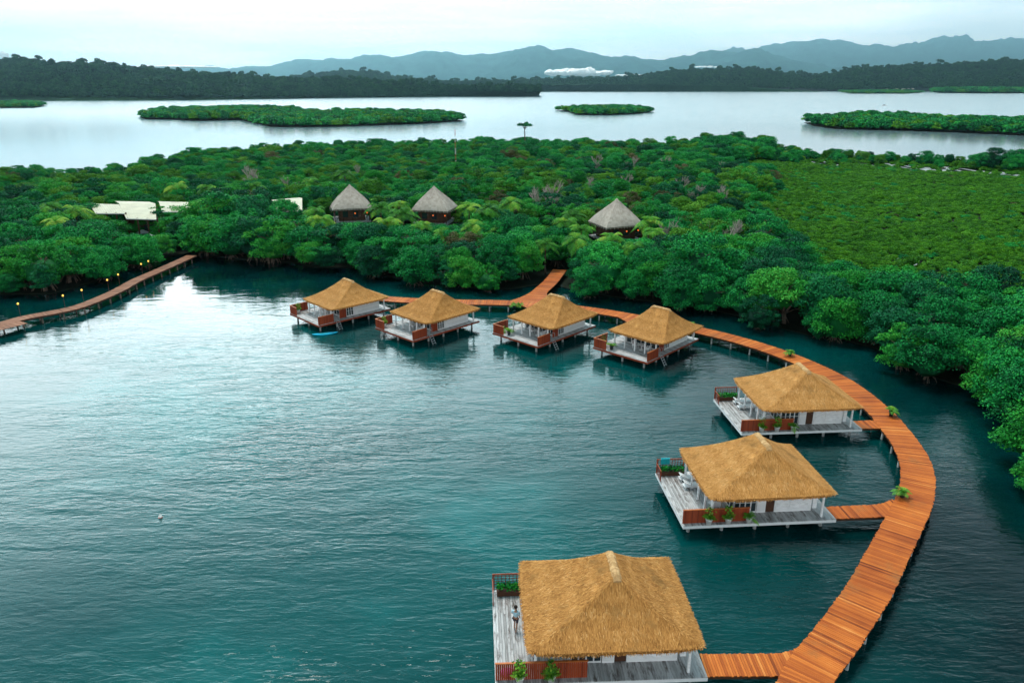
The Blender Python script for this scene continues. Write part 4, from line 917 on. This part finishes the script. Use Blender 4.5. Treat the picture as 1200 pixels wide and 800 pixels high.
while y < 470:
    st = step if y < 220 else step*.98
    x = -300.0
    while x < 330:
        X = x+random.uniform(-.42,.42)*st; Y = y+random.uniform(-.42,.42)*st; x += st
        if abs(X) > Y*.80+12: continue
        if not in_poly(X, Y, LAND): continue
        px, py, dep = proj(X, Y, 3)
        if px < -60 or px > 1260: continue
        sc_ = in_scrub(X, Y, P_scrub)
        if sc_: continue
        ed = edge_dist(X, Y)
        if ed < .2: continue
        big = noise.noise(Vector((X*.045, Y*.045, 3)))
        n2 = noise.noise(Vector((X*.09, Y*.09, 8)))
        if py < 225 and px < 560: h = random.uniform(3.2,5.2)+2.2*max(0,big+n2*.5); tone = random.choices(['olive','lush','deep','lush2','dry'], [4,3,1.2,3,.12])[0]
        elif 560 <= px < 905 and py < 268: h = random.uniform(3.6,6.6)+2*big; tone = random.choices(['olive','lush','deep','lush2','dry'], [3,3,2.2,2.2,.55])[0]
        elif py < 262: h = random.uniform(4.2,7.2)+2*big; tone = random.choices(['olive','lush','deep','lush2','dry'], [1.8,4,2.8,2.4,.15])[0]
        elif ed < 14: h = random.uniform(5.6,8.6); tone = random.choices(['lush','deep','lush2'], [6,1.2,2])[0]
        else: h = random.uniform(5.2,8.2)+1.5*big; tone = random.choices(['olive','lush','deep','lush2','dry'], [.7,6,1.8,2.6,.12])[0]
        if py < 190 and px > 820: h = random.uniform(2.2,5.0) if px > 900 else random.uniform(5,8.5); tone = random.choices(['lush','olive','deep'], [4,3,1])[0]
        if px > 1130 and py > 380: tone = random.choices(['lush','lush2','deep'], [4,4,1])[0]
        if ed < 4: h *= .82
        if 225 < px < 335 and 262 < py < 330: h = random.uniform(8.2,10.5)
        if random.random() < .10 and ed > 8: h *= 1.22
        if random.random() < .14: h *= .72
        rad = h*random.uniform(.52,.68)*(1.12 if ed < 5 else 1)
        if blocked(X, Y, rad): continue
        h = fit_height(X, Y, rad, h); rad = min(rad, max(1.0, h*.62))
        if random.random() < .05 and ed > 6: continue
        cand.append((Y*1.0+abs(X)*.15, X, Y, h, rad, tone, px, py, ed))
    y += st*.92
cand.sort(key=lambda c: -c[4]/math.hypot(c[1], c[2]))
NEAR = [c for c in cand if c[2] < 260][:262]; nset = set(id(c) for c in NEAR); REST = [c for c in cand if id(c) not in nset]
print('trees', len(cand), 'rest', len(REST))
def where(px, py, ed):
    row = 'at the water edge' if ed < 5 else ('second row' if ed < 11 else 'deeper inland')
    if px < 200: pl = ('above the left boardwalk landing' if px < 95 else 'above the left boardwalk') if py > 262 else 'in front of the cream roofed lodge'
    elif px < 330: pl = 'left of the leftmost bungalow'
    elif px < 450: pl = 'behind the leftmost bungalow'
    elif px < 570: pl = 'behind the second bungalow'
    elif px < 632: pl = 'left of the shore walkway'
    elif px < 720: pl = 'right of the shore walkway'
    elif px < 830: pl = 'behind the fourth bungalow'
    elif px < 930: pl = 'behind the upper boardwalk bend'
    elif px < 1030: pl = 'beyond the upper right bungalow'
    elif px < 1130: pl = 'across the channel from the bend'
    else: pl = 'at the right picture edge' if py < 480 else 'low at the right edge'
    return row, pl
tw = {'lush':'dense green','deep':'dark green','lush2':'bright green','olive':'yellow green','dry':'dry brownish'}
protos = {}
for c in NEAR:
    _, X, Y, h, rad, tone, px, py, ed = c; k = random.choices(range(7), [3,3,3,3,1.2,1.1,3])[0]; k = k if ed > 5 else random.choice((1,3,1,3,6)); cm = crown(tone, k)
    row, pl_ = where(px, py, ed); lab = f'{"tall" if h > 7.4 else ("low" if h < 4.5 else "rounded")} {tw[tone]} mangrove tree {pl_}, {row}'
    o = tree_copy('mangrove_tree', cm, TRUNKS[k % 3] if k < 4 or k == 6 else TALLT, X, Y, (-.75 if ed < 5 else .1), rad/3.9, (h+(.75 if ed < 5 else 0))/KH[k], random.uniform(0,6.28), lab, 'tree', 'mangrove trees '+pl_)
    protos.setdefault((tone,k), [x for x in o.children if x.name.startswith('crown')][0])
bk = {}
for o in COL.objects:
    if o.name.startswith('mangrove_tree'): bk.setdefault(o['label'], []).append(o)
for lab, L_ in bk.items():
    if len(L_) >= 2:
        L_.sort(key=lambda o: proj(*o.location)[0]); n_ = len(L_); od = ['', 'second ', 'third ', 'fourth ', 'fifth ', 'sixth ', 'seventh ', 'eighth ', 'ninth ']
        for i_, o in enumerate(L_):
            k_ = min(i_, n_-1-i_); sd_ = 'left' if i_ <= n_-1-i_ else 'right'
            if n_ <= 16: o['label'] = lab+', '+('middle one' if 2*i_ == n_-1 else (sd_+'most' if k_ == 0 else od[k_]+'from '+sd_))
# the rest of the forest reads as one mass
plist = list(protos.items()); byt = {}
for i, (key, ob) in enumerate(plist): byt.setdefault(key[0], []).append((i, key[1]))
rows = []
for c in REST:
    _, X, Y, h, rad, tone, px, py, ed = c
    if tone not in byt: tone = 'lush'
    i, k = random.choice(byt[tone])
    while k > 3 and py < 205: i, k = random.choice(byt['lush'])
    rows.append((X, Y, .1, rad/3.9, h/KH[k]*(1.18 if k in (4,5) and Y > 185 else 1), random.uniform(0,6.28), i))
    if random.random() < .8 and h > 3 and Y > 175 or (random.random() < .8 and h > 5.5):      # undergrowth between crowns
        i, k = random.choice(byt['deep' if 'deep' in byt and random.random() < .4 else 'lush']); ux, uy = X+random.uniform(-2.2,2.2), Y+random.uniform(-2.2,2.2); uh = fit_height(ux, uy, 2, min(3.3, h*.56)); rows.append((ux, uy, .1, .5 if uh > 2 else .3, uh/6.6, random.uniform(0,6.28), i))
scatter('forest_canopy', rows, [ob for _, ob in plist], 'continuous green forest canopy covering the peninsula', 'forest')
# low mangrove scrub plain on the right: first few bushes are individuals, the rest a mass
SB = [crown_mesh('crown', M['scrub'], Rr=1.55, z0=.1, z1=1.9, nl=12, per=90, leaf=.22, seed=50+k, lob=(.5,.85), core=True) for k in range(3)]
SB += [crown_mesh('crown', M['olive'], Rr=1.5, z0=.1, z1=1.9, nl=10, per=75, leaf=.30, seed=60, lob=(.5,.85)), crown_mesh('crown', M['lush'], Rr=1.6, z0=.1, z1=2.0, nl=10, per=75, leaf=.30, seed=61, lob=(.5,.85)), crown_mesh('crown', M['dry'], Rr=1.3, z0=.1, z1=1.7, nl=8, per=60, leaf=.25, seed=62, lob=(.4,.7), core=False)]
P_wide = [at(x,y,1.5).to_2d() for x,y in [(842,186),(905,180),(960,181),(1060,184),(1340,192)]]+P_scrub[5:]
rows = []; bx = [p.x for p in P_wide]; by = [p.y for p in P_wide]; y = min(by); sb_first = {}
while y < max(by):
    st = 1.65 if y < 170 else 2.0
    x = min(bx)
    while x < max(bx):
        X = x+random.uniform(-.45,.45)*st; Y = y+random.uniform(-.45,.45)*st; x += st
        if abs(X) > Y*.76+8 or not in_scrub(X,Y,P_wide) or not in_poly(X,Y,LAND) or (blocked(X,Y,1.2) and random.random() < .86): continue
        g = noise.noise(Vector((X*.03,Y*.03,1)))+.6*noise.noise(Vector((X*.12,Y*.12,5)))
        s = .60*random.uniform(.9,1.2)*(1+.12*g); 
        q_ = noise.noise(Vector((X*.018,Y*.03,11)))+.5*noise.noise(Vector((X*.07,Y*.09,15)))
        k = random.choices((0,1,2,3,4,5), (3,3,3,max(.2,1.6+6*q_),max(.05,.25-2*q_),.05))[0]
        if random.random() < .010: s *= 1.5
        if random.random() < .03+.12*max(0,-g): continue
        rows.append((X, Y, .05, s*st/1.45, s*(1.0+.25*max(0,g)), random.uniform(0,6.28), k))
    y += st*.9
sbo = []
rows.sort(key=lambda r_: r_[1])
for k in range(6):
    i = next(j for j, r_ in enumerate(rows) if r_[6] == k); r_ = rows.pop(i)
    o = tree_copy('mangrove_bush', SB[k], None, r_[0], r_[1], r_[2], r_[3], r_[4], r_[5], 'low yellow-green mangrove bush at the near edge of the open scrub plain on the right', 'bush', 'low bushes at the scrub edge'); sbo.append(o.children[0])
scatter('mangrove_scrub', rows, sbo, 'flat yellow-green plain of low mangrove scrub on the right', 'scrub')
print('scrub', len(rows))
# palms around the huts
PT = []
for s in range(3):
    mb = MB(); hh = 4.5; mb.path([(0,0,-.2),(.2,0,hh*.33),(.35,.1,hh*.66),(.4,.1,hh)], [.16,.13,.11,.1], 7); PT.append(mb.mesh('trunk', M['trunk'], True))
PCm = []
for s in range(3):
    mb = palm_crown(20+s, 2.9, 16, 'palm', 1.0, 4.5); mb.v = [(x+.4,y+.1,z) for x,y,z in mb.v]; PCm.append(mb.mesh('crown', M['palm']))
palm_px = [(365,250,'left of the leftmost forest hut'),(372,262,'in front and left of the leftmost hut'),(448,248,'right of the leftmost hut'),(456,262,'right of the leftmost hut, nearer one'),(468,240,'left of the middle hut'),(474,256,'below left of the middle hut'),(548,246,'right of the middle hut'),(556,262,'right of the middle hut, nearer one'),(570,252,'further right of the middle hut'),(585,270,'between the middle hut and the dark gap'),
           (496,268,'below the middle hut'),(520,272,'below right of the middle hut'),(430,272,'below the leftmost hut'),(660,262,'left of the right hut'),(672,252,'just left of the right hut'),(684,272,'below left of the right hut'),(676,284,'lower left of the right hut'),(762,262,'just right of the right hut'),(770,276,'below right of the right hut'),(720,284,'below the right hut'),(640,284,'left below the dark gap'),(738,290,'lower below the right hut'),
           (600,240,'beyond the middle hut at its right'),(300,222,'behind the cream roofs'),(245,222,'behind the long lodge roof'),(210,222,'behind the lodge roof, left'),(405,205,'behind the leftmost hut'),(60,262,'in the trees at far left'),(85,250,'left of the lodge'),(55,248,'far left behind the trees'),(360,214,'behind and left of the leftmost hut')]
for i, (px, py, w_) in enumerate(palm_px):
    z = 7.4 if py < 264 else 6.4; q = at(px, py-4, z); s = z/5.0*random.uniform(.95,1.15)
    tree_copy('palm_tree', PCm[i % 3], PT[i % 3], q.x, q.y, .1, s*1.02, s, random.uniform(0,6.28), 'green palm tree '+w_, 'palm tree', 'palms among the forest huts')
# bare, pale trees
def bare(seed):
    r = random.Random(seed); mb = MB()
    def br(p, d, l, w, dep):
        e = p+d*l; mb.tube(p, e, w, w*.65, 5)
        if dep:
            for _ in range(4): 
                nd = (d+Vector((r.uniform(-.8,.8), r.uniform(-.8,.8), r.uniform(-.1,.6)))).normalized(); br(p.lerp(e, r.uniform(.5,1)), nd, l*r.uniform(.55,.8), w*.6, dep-1)
    br(Vector((0,0,-.2)), Vector((0,0,1)), 2.8, .15, 4); return mb.mesh('bare_tree', M['palebark'], True)
BT = [bare(1), bare(2)]
bare_px = [(785,272,7.0,'right of the right hut, the palest one'),(776,276,6.2,'right of the right hut, smaller one'),(855,276,7.5,'on the slope beside the scrub plain'),(862,268,7,'at the edge of the scrub plain'),(650,222,8,'in the middle of the forest'),(640,228,7.5,'left of the dark gap'),(625,232,8,'upper left of the dark gap'),(740,190,7.5,'far back near the skyline'),(800,216,7,'behind the right hut, far back'),(815,225,7,'upper left of the scrub plain'),
           (846,228,7,'at the far left of the scrub plain'),(850,196,6.5,'near the far shore'),(700,188,7.5,'far back above the right hut'),(300,205,8,'behind the cream roofs'),(290,203,7.5,'behind the cream roofs, left one'),(340,215,7.5,'left behind the leftmost hut'),(735,212,6.5,'behind the right hut'),(690,215,7,'left behind the right hut'),(780,190,7,'toward the far shore'),(415,200,7.5,'behind the leftmost hut')]
for i, (px, py, z, w_) in enumerate(bare_px):
    q = at(px, py, z-1.5); o = bpy.data.objects.new('bare_tree', BT[i % 2]); COL.objects.link(o); o.location = (q.x,q.y,.1); s = z/6.5; o.scale = (s*.9,s*.9,s*1.05); o.rotation_euler = (0,0,random.uniform(0,6.28))
    tag(o, 'leafless pale grey tree '+w_, 'tree', 'bare trees in the forest')

# ------------------------------------------------------------------ islands
FC = [crown_mesh('crown', M['lush'], Rr=4., z0=.2, z1=6.2, nl=12, per=42, leaf=1.0, seed=90+k, lob=(1.2,2.0)) for k in range(2)]+[crown_mesh('crown', M['scrub'], Rr=4., z0=.2, z1=6, nl=12, per=42, leaf=1.0, seed=95, lob=(1.2,2.0))]
def island(px_poly, step, hh, nm, first_label, wmix=(1,1,1), zt=0.0):
    poly = [at(x,y,0).to_2d() for x,y in px_poly]; sheet('island', [tuple(p) for p in poly], .15, M['mud'], 1.0)
    xs = [p.x for p in poly]; ys = [p.y for p in poly]; rows = []; y = min(ys)
    while y < max(ys):
        x = min(xs)
        while x < max(xs):
            X = x+random.uniform(-.4,.4)*step; Y = y+random.uniform(-.4,.4)*step; x += step
            if in_poly(X, Y, poly):
                g = noise.noise(Vector((X*.012,Y*.012,2))); h = hh*random.uniform(.75,1.2)*(1+.35*g); rows.append((X,Y,.1,step/5.2*random.uniform(.9,1.2),h/6.2,random.uniform(0,6.28),random.choices((0,1,2),wmix)[0]))
        y += step
    return rows
isl = [([(163,137),(190,134),(225,130.5),(270,129),(310,130),(345,133),(380,136),(450,136),(510,136.5),(545,142),(500,145),(450,147),(400,148.5),(350,149.5),(318,149),(296,144),(280,141),(230,142),(200,140.5),(170,140)], 6.5, 6.5, 'long green mangrove island in the left middle distance'),
       ([(650,130),(690,128),(740,128.5),(766,131.5),(745,134),(710,135.5),(675,135),(668,131.5)], 6.5, 6, 'small oval mangrove island in the centre distance'),
       ([(942,144),(975,141.5),(1020,139.5),(1100,143),(1200,146),(1300,150),(1300,163),(1200,159),(1130,156),(1075,154),(1020,152.5),(980,151.5),(955,148)], 6.5, 6.5, 'long flat mangrove island at the right edge'),
       ([(-60,124),(20,122),(45,122.5),(53,124.5),(40,126.5),(0,127),(-60,128)], 8, 6, 'tiny flat mangrove island at the far left edge'),
       ([(985,108),(1010,107.6),(1060,107.6),(1080,108.8),(1060,110),(1000,110)], 16, 7, 'thin dark mangrove islet before the far shore at right'),
       ([(1090,107.5),(1150,106.8),(1240,106.5),(1240,109.6),(1150,109.6),(1100,109.2)], 20, 15, 'dark wooded spit before the far shore at the right edge')]
fpo = []
allrows = [island(p, s, h, n_, '') for p, s, h, n_ in isl]
for k in range(3):
    rr = allrows[0]; i = next(j for j, r_ in enumerate(rr) if r_[6] == k); r_ = rr.pop(i); o = tree_copy('mangrove_tree', FC[k], None, r_[0], r_[1], r_[2], r_[3], r_[4], r_[5], 'small mangrove tree at the near shore of the long left island', 'tree', 'trees on the long left island'); fpo.append(o.children[0])
for (p, s, h, lab), rr in zip(isl, allrows): scatter('island_forest', rr, fpo, lab, 'island forest')

# ------------------------------------------------------------------ hills and mountains
def hillmat(name, c0, c1, sc):
    m, N, L, b = base_mat(name, .95, .05); geo = N.new('ShaderNodeNewGeometry'); n = N.new('ShaderNodeTexNoise'); n.inputs['Scale'].default_value = sc; n.inputs['Detail'].default_value = 9; n.inputs['Roughness'].default_value = .65
    L.new(geo.outputs['Position'], n.inputs['Vector']); r = ramp(N, [(.38,c0),(.62,c1)]); L.new(n.outputs[0], r.inputs[0]); L.new(r.outputs[0], b.inputs['Base Color'])
    bp = N.new('ShaderNodeBump'); bp.inputs['Strength'].default_value = 1; bp.inputs['Distance'].default_value = .35/sc; L.new(n.outputs[0], bp.inputs['Height']); L.new(bp.outputs[0], b.inputs['Normal']); return m
def ridge_mesh(name, prof, Yc, front, back, m, rough, seed, nx=260, ny=26, base=None, ragged=0, rsc=.03):
    """profile (px, ytop) of the crest at distance Yc; slopes run down to the water in front and behind"""
    xs = [p[0] for p in prof]; ys = [p[1] for p in prof]; V = []; F = []
    for j in range(ny+1):
        s = j/ny*1.6-1          # -1 front shore, 0 crest, .6 back
        for i in range(nx+1):
            px = xs[0]+(xs[-1]-xs[0])*i/nx; yt = np.interp(px, xs, ys); c = at_y(px, yt, Yc)
            fr = front if base is None else Yc-at(px, np.interp(px, [b_[0] for b_ in base], [b_[1] for b_ in base]), 0).y
            Y = Yc+(s*fr if s < 0 else s*back); X = c.x*Y/Yc if s < 0 else c.x
            Hc = max(0, c.z); e = math.cos(s*math.pi/2) if s < 0 else 1-s**2*1.2
            nz = noise.fractal(Vector((X,Y,seed))*rough, 1.0, 2.0, 6)
            e = max(0, e)**(.9) ; h = Hc*(e+.34*nz*math.sin(min(1,max(0,s+1))*math.pi)*(1 if s<0 else .3))
            if s <= -1: h = -2
            if ragged and s > -.95: h += ragged*noise.fractal(Vector((X,Y,seed+4))*rsc, .9, 2.0, 5)*min(1, Hc/60 if rsc < .01 else Hc/20)
            V.append((X, Y, max(-3, h)))
    for j in range(ny):
        for i in range(nx): a = j*(nx+1)+i; F.append((a, a+1, a+nx+2, a+nx+1))
    me = bpy.data.meshes.new(name); me.from_pydata(V, [], F); me.materials.append(m); me.polygons.foreach_set('use_smooth', [True]*len(F)); me.update()
    o = bpy.data.objects.new(name, me); COL.objects.link(o); tag(o, kind='structure'); return V
mf = hillmat('haze_tinted_mountain_forest', (.010,.05,.06), (.04,.13,.12), .004); mm_ = hillmat('haze_tinted_hill_forest', (.012,.020,.024), (.035,.045,.045), .012); mn = hillmat('near_hill_forest', (.008,.03,.016), (.02,.06,.025), .02)  # mountain and mid hill base colours tinted blue to carry distance haze
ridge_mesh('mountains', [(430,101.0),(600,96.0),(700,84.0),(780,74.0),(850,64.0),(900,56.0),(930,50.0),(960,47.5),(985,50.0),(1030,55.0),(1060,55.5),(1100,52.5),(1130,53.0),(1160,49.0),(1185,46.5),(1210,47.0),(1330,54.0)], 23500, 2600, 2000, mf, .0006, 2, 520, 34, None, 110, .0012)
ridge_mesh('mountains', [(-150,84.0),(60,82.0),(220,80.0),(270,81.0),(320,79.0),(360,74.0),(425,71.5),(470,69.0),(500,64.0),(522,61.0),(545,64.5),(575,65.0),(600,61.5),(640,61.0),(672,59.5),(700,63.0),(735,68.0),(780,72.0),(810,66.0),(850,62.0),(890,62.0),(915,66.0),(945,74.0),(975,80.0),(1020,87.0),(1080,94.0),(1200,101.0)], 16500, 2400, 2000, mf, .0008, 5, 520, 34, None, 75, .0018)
V2 = ridge_mesh('hills', [(260,104.0),(330,97.0),(350,93.0),(375,91.0),(400,88.5),(430,90.5),(455,93.0),(480,97.0),(520,100.5),(560,100.0),(610,99.0),(660,97.0),(725,96.5),(760,92.0),(790,87.5),(820,85.5),(850,87.5),(880,85.0),(905,89.0),(940,92.0),(975,91.5),(1000,87.0),(1020,83.5),(1050,84.0),(1075,79.5),(1100,82.0),(1130,81.5),(1155,77.0),(1178,74.0),(1200,76.0),(1330,79.0)], 3500, 600, 500, mm_, .0035, 9, 420, 30, [(200,106.8),(600,106.8),(900,107.5),(1330,107.5)], 5)
V1 = ridge_mesh('hills', [(-180,80.0),(-80,76.0),(0,77.5),(25,77.0),(60,81.5),(95,80.0),(130,83.0),(170,87.5),(240,92.5),(300,96.0),(345,98.5),(400,100.0),(440,101.5),(480,104.5),(520,107.1),(550,107.2),(590,108.0),(620,108.0),(632,108.0)], 1900, 400, 350, mn, .006, 12, 420, 34, [(-180,118.5),(0,118.5),(200,118),(400,115),(600,112.5),(632,112)], 3)
V3 = ridge_mesh('hills', [(700,101.5),(560,99.5),(620,100),(700,99),(800,99.5),(870,102),(920,105),(960,107)][1:], 2950, 130, 200, mn, .006, 15, 200, 12, [(560,107.4),(960,107.8)], 4)
# forest on the nearer hills
def hill_rows(V, nx, ny, keep, s0, s1, seed):
    rows = []; r = random.Random(seed)
    for j in range(1, ny):
        for i in range(nx):
            a = V[j*(nx+1)+i]; 
            if a[2] < .5 and j > 1: continue
            b = V[j*(nx+1)+i+1]; c = V[(j+1)*(nx+1)+i]
            w = b[0]-a[0]; dd = abs(c[1]-a[1]); cnt = max(1, int(w*dd/(s0*s0)*keep*1.0))
            for _ in range(cnt):
                u, v = r.random(), r.random(); X = a[0]+u*w; Y = a[1]+v*(c[1]-a[1]); Z = a[2]+u*(b[2]-a[2])+v*(c[2]-a[2]); 
                if Z < 0: continue
                s = r.uniform(.7,1.3)*(1.6 if r.random() < .06 else 1); rows.append((X,Y,Z-1.5,s*s1/4,s*s1/4*r.uniform(.8,1.25),r.uniform(0,6.28),r.randint(0,1)))
    return rows
HC = [crown_mesh('crown', M['far'], Rr=4., z0=.2, z1=6.8, nl=9, per=24, leaf=1.7, seed=120+k, lob=(1.2,2.2)) for k in range(2)]
rows = hill_rows(V1, 420, 27, 1.0, 9, 6.2, 3); ho = []; rows.sort(key=lambda r_: r_[1])
for k in range(2):
    i = next(j for j, r_ in enumerate(rows) if r_[6] == k and -600 < r_[0] < -200); r_ = rows.pop(i); o = tree_copy('shore_tree', HC[k], None, r_[0], r_[1], r_[2], r_[3], r_[4], r_[5], 'dark green tree on the waterline of the far wooded hill at left', 'tree', 'trees on the far left shore'); ho.append(o.children[0])
print('hill', len(rows)); scatter('hill_forest', rows, ho, 'dark forest covering the long hill on the far left shore', 'forest')
rows = hill_rows(V2, 420, 22, 1.0, 20, 9.5, 4); print('hill2', len(rows)); scatter('hill_forest', rows, ho, 'dim blue-grey forest covering the distant hills at right', 'forest')
def ordinals(prefix):
    L_ = sorted([o for o in COL.objects if o.name.split('.')[0] == prefix and o.parent is None and 'label' in o and ('bushes' in o.get('group', '') or 'far left shore' in o.get('group', '') or 'long left island' in o.get('group', ''))], key=lambda o: proj(*o.location)[0]); n_ = len(L_)
    for i_, o in enumerate(L_):
        k_ = min(i_, n_-1-i_); sd_ = 'left' if i_ <= n_-1-i_ else 'right'; o['label'] = o['label']+', '+('middle one' if 2*i_ == n_-1 else (sd_+'most' if k_ == 0 else ['', 'second ', 'third '][k_]+'from '+sd_))
r0 = 'low yellow-green mangrove bush at the near edge of the open scrub plain on the right'
for o in COL.objects:
    if o.get('label') == r0: o['label'] = 'low mangrove bush at the near edge of the green plain'
for p_ in ('mangrove_bush', 'mangrove_tree', 'shore_tree'): ordinals(p_)
# low clouds resting on the hills
cmat, _N, _L, _b = base_mat('cloud_white', 1, 0); _b.inputs['Base Color'].default_value = (.95,.95,.95,1)
def cloud(px, py, Y, w, h, seed, lab):
    r = random.Random(seed); bm = bmesh.new(); c = at_y(px, py, Y)
    for k in range(16):
        t = r.uniform(-1,1); rr = h*r.uniform(.5,1)*(1-.6*abs(t)); m = Matrix.Translation((t*w, r.uniform(-.3,.3)*w, r.uniform(0,.35)*h))@Matrix.Diagonal((w*.22*r.uniform(.7,1.3), w*.2, rr, 1)); bmesh.ops.create_icosphere(bm, subdivisions=4, radius=1, matrix=m)
    for v in bm.verts:
        d = noise.fractal(v.co*(1.4/h), .9, 2, 4); v.co.z += d*h*.2; v.co.x += d*h*.2
    me = bpy.data.meshes.new('cloud'); bm.to_mesh(me); bm.free(); me.materials.append(cmat); me.polygons.foreach_set('use_smooth', [True]*len(me.polygons)); o = bpy.data.objects.new('cloud', me); COL.objects.link(o); o.location = c; tag(o, lab, 'cloud', 'low white clouds on the mountains')
cloud(676, 86.5, 4600, 165, 34, 1, 'bright puffy white cloud lying low before the distant mountains in the centre'); cloud(738, 89, 4700, 90, 9, 6, 'thin flat white wisp right of the puffy cloud')
cloud(205, 79, 5000, 230, 12, 2, 'flat white cloud bank behind the left hill'); cloud(828, 79, 4900, 60, 8, 3, 'small white wisp above the distant right hills'); cloud(-4, 66, 5000, 70, 32, 4, 'white cloud peeking over the hill at the far left edge')
# far shore town and a small boat
for i in range(9):
    px = [1052,1058,1064,1069,1073,1078,1083,1088,1094][i]; q = at(px,107.7,0); q = Vector((q.x, at(px,107.6,0).y+60, 2)); r_ = empty('shore_house', q); tag(r_, 'tiny white house on the far right shore, '+['leftmost','second from left','third from left','fourth from left','middle one','fourth from right','third from right','second from right','rightmost'][i], 'house', 'houses on the far shore')
    w = random.uniform(7,13); h = random.uniform(5,8); mb = MB(); mb.box(-w/2,w/2,-4,4,0,h); mb.build('wall', M['white'], r_)
    mb = MB(); mb.add([(-w/2-.6,-4.6,h),(w/2+.6,-4.6,h),(w/2+.6,4.6,h),(-w/2-.6,4.6,h),(-w/2-.6,0,h+2.4),(w/2+.6,0,h+2.4)], [(0,1,5,4),(2,3,4,5),(0,4,3),(1,2,5),(0,3,2,1)]); mb.build('roof', M['steel' if i % 2 else 'cream'], r_)
r_ = empty('boat', at(1036,124,.1), R(10)); tag(r_, 'tiny white motor boat alone on the far bay', 'boat')
mb = MB(); vs = []; 
for s_, (w, z) in enumerate(((.7,.0),(1.1,.9))):
    vs += [(-3.4,-w,z),(1.5,-w,z),(3.8+.5*s_,0,z+.15*s_),(1.5,w,z),(-3.4,w,z)]
mb.add(vs, [(4,3,2,1,0),(5,6,7,8,9)]+[(i,(i+1)%5,5+(i+1)%5,5+i) for i in range(5)]); mb.build('hull', M['white'], r_)
mb = MB(); mb.box(-1.4,.6,-.6,.6,.92,1.9); mb.box(-1.9,1.0,-.8,.8,1.9,2.0); mb.build('cabin', M['steel'], r_)

# ------------------------------------------------------------------ air
def haze():
    me = bpy.data.meshes.new('haze'); mb = MB(); mb.box(-22000,22000,-350,27000,-4,1700); me = mb.mesh('haze', M['white']); me.materials.clear()
    m = bpy.data.materials.new('haze'); m.use_nodes = True; N = m.node_tree.nodes; N.clear(); out = N.new('ShaderNodeOutputMaterial'); v = N.new('ShaderNodeVolumePrincipled')
    v.inputs['Color'].default_value = (.44,.84,1.0,1); v.inputs['Density'].default_value = .000057; v.inputs['Anisotropy'].default_value = .86
    m.node_tree.links.new(v.outputs[0], out.inputs['Volume']); me.materials.append(m)
    o = bpy.data.objects.new('haze', me); COL.objects.link(o); tag(o, 'pale blue air haze over the whole bay', 'haze', kind='stuff')
haze()
